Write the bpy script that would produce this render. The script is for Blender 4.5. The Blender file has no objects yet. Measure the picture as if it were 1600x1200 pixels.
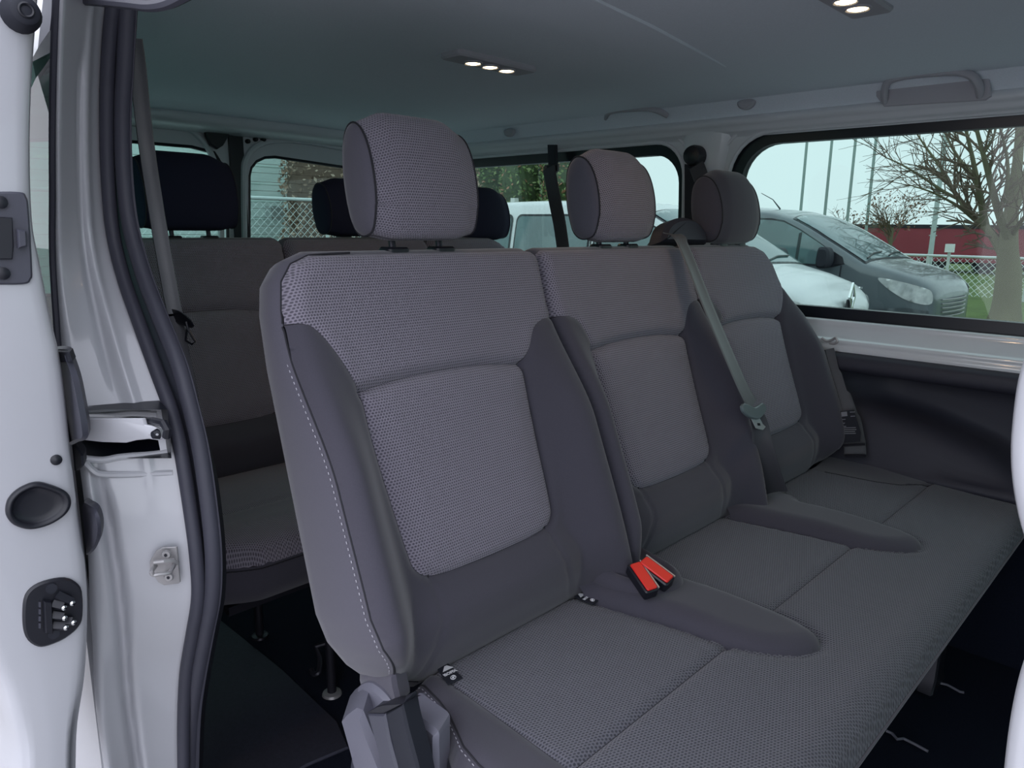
import bpy, math, random
import numpy as np
from mathutils import Vector, Matrix
from mathutils.geometry import delaunay_2d_cdt
random.seed(7); RNG = np.random.default_rng(7)
SC = bpy.context.scene; COL = SC.collection

# ------------------------------------------------------------------ camera, world, lights, exposure
def _n(v): return v/np.linalg.norm(v)
_a = np.array([-413-800, 339-600.]); _b = np.array([1940-800, 368-600.])
F = float(np.sqrt(-(_a@_b)))
_X = -_n(np.array([_a[0], -_a[1], -F])); _Y = _n(np.array([_b[0], -_b[1], -F])); _Z = np.cross(_X, _Y)
M = np.stack([_X, _Y, _Z]); CAM = np.array([0, 0, 1.62])
cd = bpy.data.cameras.new('camera'); cam = bpy.data.objects.new('camera', cd); COL.objects.link(cam)
cd.sensor_width = 36; cd.lens = F/1600*36; cd.clip_start = 0.02; cd.clip_end = 500
mw = Matrix.Identity(4)
for i in range(3):
    for j in range(3): mw[i][j] = float(M[i, j])
    mw[i][3] = float(CAM[i])
cam.matrix_world = mw; SC.camera = cam

w = bpy.data.worlds.new('overcast'); SC.world = w; w.use_nodes = True
nt = w.node_tree; nt.nodes.clear()
wo = nt.nodes.new('ShaderNodeOutputWorld'); wb = nt.nodes.new('ShaderNodeBackground')
tc = nt.nodes.new('ShaderNodeTexCoord'); sx = nt.nodes.new('ShaderNodeSeparateXYZ'); rp = nt.nodes.new('ShaderNodeValToRGB')
nt.links.new(tc.outputs['Generated'], sx.inputs[0]); nt.links.new(sx.outputs[2], rp.inputs[0])
rp.color_ramp.elements[0].position = 0.0; rp.color_ramp.elements[0].color = (0.90, 0.925, 1.02, 1)
rp.color_ramp.elements[1].position = 0.9; rp.color_ramp.elements[1].color = (0.95, 0.98, 1.13, 1)
nt.links.new(rp.outputs[0], wb.inputs[0]); wb.inputs[1].default_value = 2.3
nt.links.new(wb.outputs[0], wo.inputs[0])
sd = bpy.data.lights.new('soft_sun', 'SUN'); sd.energy = 0.7; sd.angle = 1.2; sd.color = (1, .96, .98)
sun = bpy.data.objects.new('soft_sun', sd); COL.objects.link(sun)
sun.rotation_euler = (math.radians(48), 0, math.radians(-35)); sun.location = (2, -5, 8)
SC.view_settings.view_transform = 'Standard'; SC.view_settings.look = 'None'
SC.view_settings.gamma = 1; SC.view_settings.use_curve_mapping = False
SC.view_settings.exposure = 0.0

# ------------------------------------------------------------------ helpers
def ray(px, py): return M@np.array([px-800., 600.-py, -F])
def uy(px, py, y): d = ray(px, py); return CAM+d*((y-CAM[1])/d[1])
def ux(px, py, x): d = ray(px, py); return CAM+d*((x-CAM[0])/d[0])
def uz(px, py, z): d = ray(px, py); return CAM+d*((z-CAM[2])/d[2])
def upl(px, py, p0, nn): d = ray(px, py); return CAM+d*(((p0-CAM)@nn)/(d@nn))
def ss(a, b, x): t = np.clip((x-a)/(b-a), 0, 1); return t*t*(3-2*t)
def V(*a): return np.array(a, float)
def lin(r, g, b):
    f = lambda c: c/12.92 if c <= .04045 else ((c+.055)/1.055)**2.4
    return (f(r/255), f(g/255), f(b/255), 1)

def empty(name, label=None, cat=None, group=None, loc=(0, 0, 0), kind=None):
    o = bpy.data.objects.new(name, None); COL.objects.link(o); o.location = loc; o.empty_display_size = .05
    return tag(o, label, cat, group, kind)
def tag(o, label=None, cat=None, group=None, kind=None):
    if label: o['label'] = label
    if cat: o['category'] = cat
    if group: o['group'] = group
    if kind: o['kind'] = kind
    return o
def wloc(o):
    l = V(0, 0, 0)
    while o is not None: l = l+V(*o.location); o = o.parent
    return l
def obj(name, verts, faces, mat, parent=None, uv=None, smooth=True, auto=None, origin=None):
    verts = np.asarray(verts, float)
    base = wloc(parent) if parent is not None else V(0, 0, 0)
    org = V(0, 0, 0)
    if parent is None:
        lo, hi = verts.min(0), verts.max(0); org = V((lo[0]+hi[0])/2, (lo[1]+hi[1])/2, lo[2])
        base = org
    me = bpy.data.meshes.new(name); me.from_pydata([tuple(v) for v in verts-base], [], [tuple(int(i) for i in f) for f in faces])
    if uv is not None:
        ul = me.uv_layers.new(name='UVMap'); li = np.zeros(len(me.loops), int); me.loops.foreach_get('vertex_index', li)
        ul.data.foreach_set('uv', np.asarray(uv, float)[li].ravel())
    me.validate(); me.update()
    if smooth:
        me.polygons.foreach_set('use_smooth', [True]*len(me.polygons))
        if auto is not None:
            try: me.set_sharp_from_angle(angle=math.radians(auto))
            except Exception: pass
    o = bpy.data.objects.new(name, me); COL.objects.link(o); o.location = org
    if mat is not None: me.materials.append(mat)
    if parent is not None: o.parent = parent; o.location = (0, 0, 0)
    return o

class MB:
    def __init__(s): s.v = []; s.f = []; s.uv = []
    def add(s, v, f, uv=None):
        n = len(s.v); s.v += [list(map(float, q)) for q in v]; s.f += [[i+n for i in q] for q in f]
        s.uv += ([list(q) for q in uv] if uv is not None else [[0, 0]]*len(v)); return s
    def box(s, lo, hi, R=None, c=None):
        lo, hi = V(*lo), V(*hi)
        v = np.array([[x, y, z] for x in (lo[0], hi[0]) for y in (lo[1], hi[1]) for z in (lo[2], hi[2])])
        if R is not None: v = (v-c)@np.array(R).T+c
        return s.add(v, [(0, 1, 3, 2), (4, 6, 7, 5), (0, 4, 5, 1), (2, 3, 7, 6), (0, 2, 6, 4), (1, 5, 7, 3)])
    def tube(s, pts, r, n=10, cap=True, sq=1.0, up=None):
        P = np.array(pts, float); m = len(P); rr = np.broadcast_to(np.array(r, float), (m,))
        T = np.gradient(P, axis=0); T /= np.linalg.norm(T, axis=1)[:, None]+1e-12
        a = V(0, 0, 1) if up is None else V(*up)
        if abs(T[0]@a) > .95 and up is None: a = V(1, 0, 0)
        A = a-T[0]*(T[0]@a); A /= np.linalg.norm(A); vs = []
        for i in range(m):
            A = A-T[i]*(T[i]@A); A /= np.linalg.norm(A)+1e-12; B = np.cross(T[i], A)
            for k in range(n):
                t = 2*math.pi*k/n; vs.append(P[i]+rr[i]*(math.cos(t)*A*sq+math.sin(t)*B))
        fs = [(i*n+k, i*n+(k+1) % n, (i+1)*n+(k+1) % n, (i+1)*n+k) for i in range(m-1) for k in range(n)]
        if cap: fs += [tuple(range(n-1, -1, -1)), tuple((m-1)*n+k for k in range(n))]
        return s.add(vs, fs)
    def prism(s, poly, d, bev=0.0, inset=None):
        """planar polygon (3-D points) extruded by vector d with a small bevel"""
        P = np.array(poly, float); d = V(*d); n = len(P); c = P.mean(0); dn = d/np.linalg.norm(d)
        if np.cross(P-c, np.roll(P, -1, 0)-c).sum(0)@d < 0: P = P[::-1]
        def ins(Q, a):
            if a == 0: return Q
            e = np.roll(Q, -1, 0)-Q; e /= np.linalg.norm(e, axis=1)[:, None]+1e-9
            nrm = np.cross(dn, e); pv = np.roll(nrm, 1, 0)+nrm; pv /= np.linalg.norm(pv, axis=1)[:, None]+1e-9
            return Q+pv*a
        if bev > 0: rings = [ins(P, bev), P+dn*bev, P+d-dn*bev, ins(P, bev)+d]
        else: rings = [P, P+d]
        vs = np.concatenate(rings); m = len(rings)
        fs = [(i*n+k, i*n+(k+1) % n, (i+1)*n+(k+1) % n, (i+1)*n+k) for i in range(m-1) for k in range(n)]
        fs += [tuple(range(n-1, -1, -1)), tuple((m-1)*n+k for k in range(n))]
        return s.add(vs, fs)
    def build(s, name, mat, parent=None, smooth=True, auto=35):
        return obj(name, s.v, s.f, mat, parent, s.uv, smooth, auto)

def spline(pts, n=8, closed=False):
    P = np.array(pts, float); m = len(P); out = []
    for i in range(m if closed else m-1):
        if closed: p0, p1, p2, p3 = P[(i-1) % m], P[i], P[(i+1) % m], P[(i+2) % m]
        else: p0, p1, p2, p3 = P[max(i-1, 0)], P[i], P[i+1], P[min(i+2, m-1)]
        for k in range(n):
            t = k/n
            out.append(.5*((2*p1)+(-p0+p2)*t+(2*p0-5*p1+4*p2-p3)*t*t+(-p0+3*p1-3*p2+p3)*t**3))
    if not closed: out.append(P[-1])
    return np.array(out)
def rrect(x0, x1, y0, y1, r, n=6):
    r = [r]*4 if not hasattr(r, '__len__') else r   # bl, br, tr, tl
    cs = [(x0+r[0], y0+r[0], 180, r[0]), (x1-r[1], y0+r[1], 270, r[1]), (x1-r[2], y1-r[2], 0, r[2]), (x0+r[3], y1-r[3], 90, r[3])]
    out = []
    for cx, cy, a, q in cs:
        for k in range(n+1):
            t = math.radians(a+90*k/n); out.append((cx+q*math.cos(t), cy+q*math.sin(t)))
    return np.array(out)
def dens(poly, sp, closed=True):
    P = np.array(poly, float); out = []
    m = len(P)
    for i in range(m if closed else m-1):
        a, b = P[i], P[(i+1) % m]; k = max(1, int(math.ceil(np.linalg.norm(b-a)/sp)))
        for j in range(k): out.append(a+(b-a)*j/k)
    if not closed: out.append(P[-1])
    return np.array(out)
def inpoly(Q, P):
    x, y = Q[:, 0], Q[:, 1]; r = np.zeros(len(Q), bool); n = len(P)
    for i in range(n):
        x1, y1 = P[i]; x2, y2 = P[(i+1) % n]
        c = ((y1 > y) != (y2 > y)) & (x < (x2-x1)*(y-y1)/(y2-y1+1e-15)+x1); r ^= c
    return r
def dist(Q, P, closed=False):
    P = np.array(P, float); Q = np.asarray(Q, float); d = np.full(len(Q), 1e9); n = len(P)
    for i in range(n if closed else n-1):
        a, b = P[i], P[(i+1) % n]; ab = b-a; t = np.clip(((Q-a)@ab)/(ab@ab+1e-12), 0, 1)
        d = np.minimum(d, np.linalg.norm(Q-(a+t[:, None]*ab), axis=1))
    return d
def mesh2d(poly, sp, holes=()):
    P = dens(poly, sp); HS = [dens(h, sp) for h in holes]
    lo, hi = P.min(0), P.max(0)
    gx, gy = np.meshgrid(np.arange(lo[0]+sp/2, hi[0], sp), np.arange(lo[1]+sp/2, hi[1], sp*.9))
    gx[1::2] += sp/2
    G = np.stack([gx.ravel(), gy.ravel()], 1); G = G[inpoly(G, P)]
    G = G[dist(G, P, True) > sp*.45]
    for h in HS:
        G = G[~inpoly(G, h)]; G = G[dist(G, h, True) > sp*.45]
    pts = [P]+HS; edges = []; o = 0
    for q in pts: edges += [(o+i, o+(i+1) % len(q)) for i in range(len(q))]; o += len(q)
    A = np.concatenate(pts+[G])
    r = delaunay_2d_cdt([Vector(p) for p in A], edges, [], 0, 1e-6)
    vs = np.array([tuple(v) for v in r[0]]); fs = np.array(r[2])
    c = vs[fs].mean(1); k = inpoly(c, P)
    for h in HS: k &= ~inpoly(c, h)
    fs = fs[k]; used = np.unique(fs); mp = -np.ones(len(vs), int); mp[used] = np.arange(len(used))
    vs = vs[used]; fs = mp[fs]
    a = vs[fs[:, 1]]-vs[fs[:, 0]]; b = vs[fs[:, 2]]-vs[fs[:, 0]]; neg = (a[:, 0]*b[:, 1]-a[:, 1]*b[:, 0]) < 0
    fs[neg] = fs[neg][:, ::-1]
    return vs, fs
def patch(name, poly, fn, sp, mat, parent, holes=(), flip=False):
    """fn(st array) -> xyz array; thin surface following fn"""
    v2, f = mesh2d(poly, sp, holes)
    if flip: f = f[:, ::-1]
    return obj(name, fn(v2), f, mat, parent, v2)
def slabp(name, poly, fn, sp, mat, parent, holes=(), th=(0, 0, 0), flip=False, auto=40):
    """patch with a second skin offset by vector th and closed rims"""
    v2, f = mesh2d(poly, sp, holes); A = fn(v2); B = A+V(*th); n = len(A)
    if flip: f = f[:, ::-1]
    ec = {}
    for t in f:
        for i in range(3):
            e = (t[i], t[(i+1) % 3]); ec[e] = 1
    rim = [e for e in ec if (e[1], e[0]) not in ec]
    F2 = [list(t) for t in f]+[[t[2]+n, t[1]+n, t[0]+n] for t in f]+[[b, a, a+n, b+n] for a, b in rim]
    return obj(name, np.concatenate([A, B]), F2, mat, parent, np.concatenate([v2, v2]), True, auto)
def loft(name, rows, mat, parent, closed=False, caps=False, uv=None, auto=None):  # caps: True both ends, 'end' last row only
    R = np.array(rows, float); m, n = R.shape[:2]; k = n if closed else n-1
    fs = [(i*n+j, i*n+(j+1) % n, (i+1)*n+(j+1) % n, (i+1)*n+j) for i in range(m-1) for j in range(k)]
    if caps: fs += ([] if caps == 'end' else [tuple(range(n-1, -1, -1))])+[tuple((m-1)*n+j for j in range(n))]
    return obj(name, R.reshape(-1, 3), fs, mat, parent, uv, True, auto)
def ribbon(name, pts, width, wdir, thick, mat, parent=None, curl=0.0):
    """flat webbing along pts; wdir = width direction(s)"""
    P = np.array(pts, float); m = len(P); T = np.gradient(P, axis=0); T /= np.linalg.norm(T, axis=1)[:, None]
    Wd = np.broadcast_to(np.array(wdir, float), (m, 3)); ww = np.broadcast_to(np.array(width, float), (m,)); vs = []; uv = []
    L = np.concatenate([[0], np.cumsum(np.linalg.norm(np.diff(P, axis=0), axis=1))])
    prof = [(-.5, -1), (-.46, 1), (-.3, .75), (-.1, 1), (.1, .75), (.3, 1), (.46, .9), (.5, -1), (.3, -1), (0, -1), (-.3, -1)]
    for i in range(m):
        W_ = Wd[i]-T[i]*(T[i]@Wd[i]); W_ /= np.linalg.norm(W_); N_ = np.cross(T[i], W_)
        for a, b in prof:
            vs.append(P[i]+W_*a*ww[i]+N_*(b*thick/2+curl*(a*a*4))); uv.append((a*ww[i], L[i]))
    n = len(prof)
    fs = [(i*n+k, i*n+(k+1) % n, (i+1)*n+(k+1) % n, (i+1)*n+k) for i in range(m-1) for k in range(n)]
    fs += [tuple(range(n-1, -1, -1)), tuple((m-1)*n+j for j in range(n))]
    return obj(name, vs, fs, mat, parent, uv, True, 50)
def text(name, s, size, origin, right, up, mat, parent, depth=.0004, bold=0.0, align='CENTER'):
    cu = bpy.data.curves.new(name, 'FONT'); cu.body = s; cu.size = size; cu.extrude = depth; cu.align_x = align; cu.align_y = 'CENTER'
    cu.offset = bold; to = bpy.data.objects.new(name, cu); COL.objects.link(to)
    dg = bpy.context.evaluated_depsgraph_get(); me = bpy.data.meshes.new_from_object(to.evaluated_get(dg))
    bpy.data.objects.remove(to); r = _n(V(*right)); u = V(*up); u = _n(u-r*(r@u)); nn = np.cross(r, u)
    v = np.zeros(len(me.vertices)*3); me.vertices.foreach_get('co', v); v = v.reshape(-1, 3)
    w3 = V(*origin)+v[:, :1]*r+v[:, 1:2]*u+v[:, 2:]*nn
    fs = [list(p.vertices) for p in me.polygons]
    return obj(name, w3, fs, mat, parent, None, False)

# ------------------------------------------------------------------ materials
def mat(name, col, rough=.6, spec=.5, metal=0, coat=0, emit=None, es=0, noise=None, bump=None, sheen=0):
    m = bpy.data.materials.new(name); m.use_nodes = True; t = m.node_tree; b = t.nodes['Principled BSDF']
    b.inputs['Base Color'].default_value = col; b.inputs['Roughness'].default_value = rough; b.inputs['Metallic'].default_value = metal
    b.inputs['Specular IOR Level'].default_value = spec; b.inputs['Coat Weight'].default_value = coat; b.inputs['Coat Roughness'].default_value = .06
    b.inputs['Sheen Weight'].default_value = sheen
    if emit: b.inputs['Emission Color'].default_value = emit; b.inputs['Emission Strength'].default_value = es
    if noise or bump:
        tc = t.nodes.new('ShaderNodeTexCoord')
    if noise:
        sc, amt = noise; nz = t.nodes.new('ShaderNodeTexNoise'); nz.inputs['Scale'].default_value = sc; nz.inputs['Detail'].default_value = 4
        t.links.new(tc.outputs['Object'], nz.inputs['Vector']); mx = t.nodes.new('ShaderNodeMix'); mx.data_type = 'RGBA'
        mx.inputs[6].default_value = tuple(c*(1-amt) for c in col[:3])+(1,); mx.inputs[7].default_value = tuple(min(1, c*(1+amt)) for c in col[:3])+(1,)
        t.links.new(nz.outputs['Fac'], mx.inputs[0]); t.links.new(mx.outputs[2], b.inputs['Base Color'])
    if bump:
        sc, st, ds = bump; nz = t.nodes.new('ShaderNodeTexNoise'); nz.inputs['Scale'].default_value = sc; nz.inputs['Detail'].default_value = 3
        t.links.new(tc.outputs['Object'], nz.inputs['Vector']); bp = t.nodes.new('ShaderNodeBump'); bp.inputs['Strength'].default_value = st; bp.inputs['Distance'].default_value = ds
        t.links.new(nz.outputs['Fac'], bp.inputs['Height']); t.links.new(bp.outputs[0], b.inputs['Normal'])
    return m
def nmath(t, op, a, b=None, c=None):
    n = t.nodes.new('ShaderNodeMath'); n.operation = op
    for i, v in enumerate((a, b, c)):
        if v is None: continue
        if isinstance(v, (int, float)): n.inputs[i].default_value = v
        else: t.links.new(v, n.inputs[i])
    return n.outputs[0]
def knit(name, c_rib, c_pit, px, py, rough=.9, bd=.0012, ell=1.0, shift=.5):
    """woven seat cloth: staggered little pits between ribs, in the UV's metres"""
    m = bpy.data.materials.new(name); m.use_nodes = True; t = m.node_tree; b = t.nodes['Principled BSDF']
    b.inputs['Roughness'].default_value = rough; b.inputs['Specular IOR Level'].default_value = .25; b.inputs['Sheen Weight'].default_value = .25
    b.inputs['Sheen Roughness'].default_value = .5
    uv = t.nodes.new('ShaderNodeUVMap'); s = t.nodes.new('ShaderNodeSeparateXYZ'); t.links.new(uv.outputs[0], s.inputs[0])
    v = nmath(t, 'DIVIDE', s.outputs[1], py); row = nmath(t, 'FLOOR', v); fy = nmath(t, 'SUBTRACT', nmath(t, 'FRACT', v), .5)
    u = nmath(t, 'DIVIDE', s.outputs[0], px); sh = nmath(t, 'MULTIPLY', nmath(t, 'FLOORED_MODULO', row, 2.0), shift)
    fx = nmath(t, 'SUBTRACT', nmath(t, 'FRACT', nmath(t, 'ADD', u, sh)), .5)
    d = nmath(t, 'SQRT', nmath(t, 'ADD', nmath(t, 'POWER', nmath(t, 'MULTIPLY', fx, 1.0), 2.0), nmath(t, 'POWER', nmath(t, 'MULTIPLY', fy, ell), 2.0)))
    mr = t.nodes.new('ShaderNodeMapRange'); mr.interpolation_type = 'SMOOTHSTEP'; t.links.new(d, mr.inputs[0])
    mr.inputs[1].default_value = .2; mr.inputs[2].default_value = .48
    nz = t.nodes.new('ShaderNodeTexNoise'); nz.inputs['Scale'].default_value = 900; t.links.new(uv.outputs[0], nz.inputs['Vector'])
    mx = t.nodes.new('ShaderNodeMix'); mx.data_type = 'RGBA'; mx.inputs[6].default_value = c_pit; mx.inputs[7].default_value = c_rib
    t.links.new(nmath(t, 'MULTIPLY', mr.outputs[0], nmath(t, 'ADD', nmath(t, 'MULTIPLY', nz.outputs[0], .5), .75)), mx.inputs[0])
    t.links.new(mx.outputs[2], b.inputs['Base Color'])
    bp = t.nodes.new('ShaderNodeBump'); bp.inputs['Strength'].default_value = .8; bp.inputs['Distance'].default_value = bd
    t.links.new(mr.outputs[0], bp.inputs['Height']); t.links.new(bp.outputs[0], b.inputs['Normal'])
    return m
def glass(name, tint, dif=0.0, ior=1.5, lines=False):
    m = bpy.data.materials.new(name); m.use_nodes = True; t = m.node_tree; t.nodes.clear()
    o = t.nodes.new('ShaderNodeOutputMaterial'); tr = t.nodes.new('ShaderNodeBsdfTransparent'); gl = t.nodes.new('ShaderNodeBsdfGlossy')
    q = [math.sqrt(c) for c in tint]; tr.inputs[0].default_value = (q[0], q[1], q[2], 1); gl.inputs['Roughness'].default_value = .02
    fr = t.nodes.new('ShaderNodeFresnel'); fr.inputs[0].default_value = ior; mx = t.nodes.new('ShaderNodeMixShader')
    ge = t.nodes.new('ShaderNodeNewGeometry'); t.links.new(nmath(t, 'MULTIPLY', fr.outputs[0], nmath(t, 'SUBTRACT', 1.0, ge.outputs['Backfacing'])), mx.inputs[0]); t.links.new(tr.outputs[0], mx.inputs[1]); t.links.new(gl.outputs[0], mx.inputs[2])
    t.links.new(mx.outputs[0], o.inputs[0]); return m

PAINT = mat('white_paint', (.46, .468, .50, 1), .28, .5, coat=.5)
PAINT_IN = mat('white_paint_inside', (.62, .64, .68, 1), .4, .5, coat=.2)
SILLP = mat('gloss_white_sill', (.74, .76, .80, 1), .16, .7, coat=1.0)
RUBBER = mat('seal_rubber', (.044, .045, .062, 1), .55, .4, bump=(400, .3, .0005))
BLACK = mat('black_plastic', (.009, .010, .016, 1), .4, .5)
BLACKM = mat('matt_black_plastic', (.015, .017, .026, 1), .65, .4)
FRIT = mat('black_window_surround', (.005, .007, .014, 1), .35, .5)
GREYP = mat('grey_plastic', (.165, .165, .205, 1), .45, .5, bump=(900, .25, .0003))
DGREYP = mat('dark_grey_plastic', (.058, .06, .08, 1), .45, .5, bump=(900, .25, .0003))
PLAST = mat('charcoal_trim_plastic', (.036, .036, .052, 1), .6, .4, bump=(700, .3, .0004))
HEAD = mat('headliner_cloth', (.76, .81, .88, 1), .95, .2, noise=(350, .08), bump=(900, .4, .0006))
HEADD = mat('headliner_plastic', (.42, .41, .45, 1), .6, .4)
SIDEF = mat('charcoal_cloth', (.088, .084, .108, 1), .88, .3, noise=(600, .12), bump=(1600, .3, .0003), sheen=.3)
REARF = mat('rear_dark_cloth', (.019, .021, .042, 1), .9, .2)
BOLF = mat('dark_charcoal_cloth', (.057, .054, .072, 1), .88, .3, noise=(600, .14), bump=(1600, .3, .0003), sheen=.3)
KNIT = knit('waffle_knit', (.265, .244, .298, 1), (.092, .086, .112, 1), .0043, .0040)
KNIT_C = knit('cushion_knit', (.150, .150, .180, 1), (.050, .051, .067, 1), .0042, .0050, shift=0.5, ell=.85)
STITCH = mat('grey_thread', (.42, .41, .46, 1), .8)
SEAM = mat('seam_piping', (.02, .02, .026, 1), .9)
CARPET = mat('black_carpet', (.008, .011, .023, 1), .95, .2, noise=(250, .4), bump=(500, .6, .002))
MATR = mat('rubber_mat', (.034, .036, .055, 1), .6, .4, noise=(120, .35), bump=(600, .5, .001))
STEEL = mat('zinc_steel', (.36, .35, .355, 1), .38, .5, metal=.35)
CHROME = mat('chrome', (.75, .77, .78, 1), .15, .5, metal=1)
DSTEEL = mat('dark_steel', (.03, .03, .04, 1), .4, .5, metal=.5)
RED = mat('buckle_red', lin(225, 40, 35), .4, .5)
WEB = mat('seat_belt_webbing', (.055, .055, .065, 1), .55, .5, noise=(900, .2))
WEBL = mat('seat_belt_webbing_grey', (.12, .125, .135, 1), .45, .6, noise=(900, .15))
TEALP = mat('belt_tongue_plastic', (.13, .17, .18, 1), .4, .5)
WHITE = mat('white_print', (.75, .75, .78, 1), .6)
GLASS = glass('tinted_glass', (.305, .41, .375))
GLASSR = glass('rear_tinted_glass', (.265, .405, .36))
LAMP = mat('lit_lamp', (1, .85, .6, 1), .5, emit=(1, .78, .45, 1), es=9)

# ------------------------------------------------------------------ the van's shell
YN, YF, XR, ZC, ZF = 0.36, 2.03, -2.6, 1.98, 0.60      # near wall, far wall, rear doors, ceiling, floor
# outside ground
gb = MB(); gb.box((-60, -12, -.3), (14, 3.9, 0)); 
g = gb.build('asphalt', mat('wet_asphalt', (.33, .32, .315, 1), .85, noise=(60, .5), bump=(90, 1, .01)), None, False); tag(g, kind='structure')
lw = mat('lawn_green', (.13, .19, .055, 1), .95, noise=(2.5, .45), bump=(60, 1, .03))
gb = MB(); gb.box((-60, 13.5, -.3), (40, 90, -.005)); g = gb.build('lawn', lw, None, False); tag(g, kind='structure')
gb = MB(); gb.box((-60, 3.9, -.3), (14, 13.5, -.003)); g = gb.build('parking_ground', mat('parking_gravel', (.20, .195, .19, 1), .9, noise=(30, .4)), None, False); tag(g, kind='structure')

# floor
fb = MB(); fb.box((XR, YN-.06, .52), (1.1, YF+.03, ZF)); fl = fb.build('floor', CARPET, None, False); tag(fl, kind='structure')
P = [uz(*p, ZF) for p in [(260, 905), (440, 1048), (528, 1132), (545, 1172), (480, 1200), (330, 1290), (200, 1250)]]
mb = MB(); mb.prism(P, (0, 0, .008), .003); fm = mb.build('floor_mat', MATR); tag(fm, 'ribbed dark rubber mat on the van floor behind the near door sill', 'mat')

# ceiling: cloth headliner, flat with turned-down cheeks
def ceil_fn(q):
    x, y = q[:, 0], q[:, 1]
    z = ZC-.01*((y-1.24)/.7)**2
    z = z-.065*ss(1.955, 2.03, y)-.05*ss(.53, .42, y)-.018*ss(-2.36, -2.44, x)
    return np.stack([x, y, z], 1)
slabp('ceiling', [(-2.445, .40), (1.0, .40), (1.0, 2.03), (-2.445, 2.03)], ceil_fn, .035, HEAD, None, th=(0, 0, .02), flip=True)
tag(bpy.data.objects['ceiling'], kind='structure')
rb = MB(); rb.box((-2.7, .33, 2.03), (1.1, 2.12, 2.06)); o = rb.build('trim_1', PAINT, None, False); tag(o, kind='structure')
# lowered air-duct panel of the headliner
P = [uz(*p, 1.972) for p in [(690, -10), (735, 8), (905, 66), (1075, 124), (1105, 124), (1136, 108), (1023, 48), (880, -20), (800, -60), (700, -60)]]
mb = MB(); mb.prism([V(p[0], p[1], 1.985) for p in P], (0, 0, -.009), .003)
o = mb.build('ceiling_duct_cover', HEAD); tag(o, 'long pale raised duct panel across the headliner', 'ceiling panel')

# lamp clusters
def lamp(name, px, z, n, label, dx=.055):
    z += .006; c = uz(*px, z); e = empty(name, label, 'ceiling lamp', 'reading lamps in the headliner', loc=tuple(c))
    wd = .03*n+.03
    b = MB(); b.prism([V(*c)+V(p[0], p[1], .012) for p in rrect(-.035, .035, -wd, wd, .012)], (0, 0, -.018), .004); b.build('lamp_housing', HEADD, e)
    for k in range(n):
        yy = c[1]+(k-(n-1)/2)*.052
        l = MB(); l.tube([(c[0], yy, z-.004), (c[0], yy, z-.0085), (c[0], yy, z-.010)], [.0155, .0155, .011], 20); l.build('lamp_lens', LAMP, e, auto=30)
        r = MB(); r.tube([(c[0]+.0185*math.cos(t), yy+.0185*math.sin(t), z-.007) for t in np.linspace(0, 2*math.pi, 25)], .003, 6, False); r.build('lamp_ring', HEADD, e)
    ld = bpy.data.lights.new(name+'_light', 'AREA'); ld.shape = 'RECTANGLE'; ld.size = .03; ld.size_y = .05*n; ld.energy = .16*n; ld.color = (1, .66, .38)
    lo = bpy.data.objects.new(name+'_light', ld); COL.objects.link(lo); lo.location = tuple(c+V(0, 0, -.014)-c); lo.parent = e
    return e
lamp('ceiling_lamp', (766, 99), 1.968, 3, 'row of three lit spot lamps in the middle of the headliner')
lamp('ceiling_lamp', (1322, -6), 1.972, 3, 'lit lamp cut by the top edge of the photo, above the rightmost window')

# ---- far wall -----------------------------------------------------------------
def wy(z):       # tumblehome of the far wall
    return YF+.0*z-.02*ss(1.60, 1.93, z)
def wall_fn(off=0.0):
    def f(q):
        x, z = q[:, 0], q[:, 1]
        return np.stack([x, wy(z)-off, z], 1)
    return f
W2o = rrect(-1.092, .62, 1.372, 1.884, [.06, .06, .12, .13], 8); W2g = rrect(-1.058, .59, 1.415, 1.853, [.06, .06, .10, .105], 8)
W3o = rrect(-2.36, -1.237, 1.372, 1.878, [.06, .06, .10, .08], 8); W3g = rrect(-2.33, -1.264, 1.415, 1.842, [.05, .05, .085, .06], 8)
slabp('wall_far', [(XR, 1.31), (1.05, 1.31), (1.05, 1.94), (XR, 1.94)], wall_fn(0), .05, PAINT_IN, None, [W2o, W3o], th=(0, .05, 0))
tag(bpy.data.objects['wall_far'], kind='structure')
for k, (a, b, gm) in enumerate(((W2o, W2g, GLASS), (W3o, W3g, GLASS))):
    e = empty('window_%d' % (k+1), kind='structure', loc=(float(a[:, 0].mean()), YF, 1.6))
    slabp('window_surround', a, wall_fn(-.012), .03, FRIT, e, [b], th=(0, .03, 0))
    slabp('window_pane', b*1.0, wall_fn(-.026), .08, gm, e, th=(0, .004, 0))
    q = dens(a, .01); p3 = wall_fn(.002)(q); mb = MB(); mb.tube(np.concatenate([p3, p3[:1]]), .006, 8, False); mb.build('pressed_edge', PAINT_IN, e)
    q2 = np.array([(s_[0], s_[1]) for s_ in a]); ctr = q2.mean(0); q2 = dens(ctr+(q2-ctr)*V(1.04, 1.10), .01); q2 = q2[q2[:, 1] > 1.5]
    i0 = int(np.argmax(np.linalg.norm(np.diff(np.concatenate([q2, q2[:1]]), axis=0), axis=1)))+1; q2 = np.roll(q2, -i0, 0)
    q2[:, 1] = np.minimum(q2[:, 1], 1.9); p3 = wall_fn(.0)(q2); mb = MB(); mb.tube(p3, .005, 8); mb.build('pressed_bead', PAINT_IN, e)
ob = MB(); ob.box((XR, 2.13, .4), (1.05, 2.15, 1.36)); o = ob.build('wall_outer', PAINT, None, False); tag(o, kind='structure')
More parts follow.
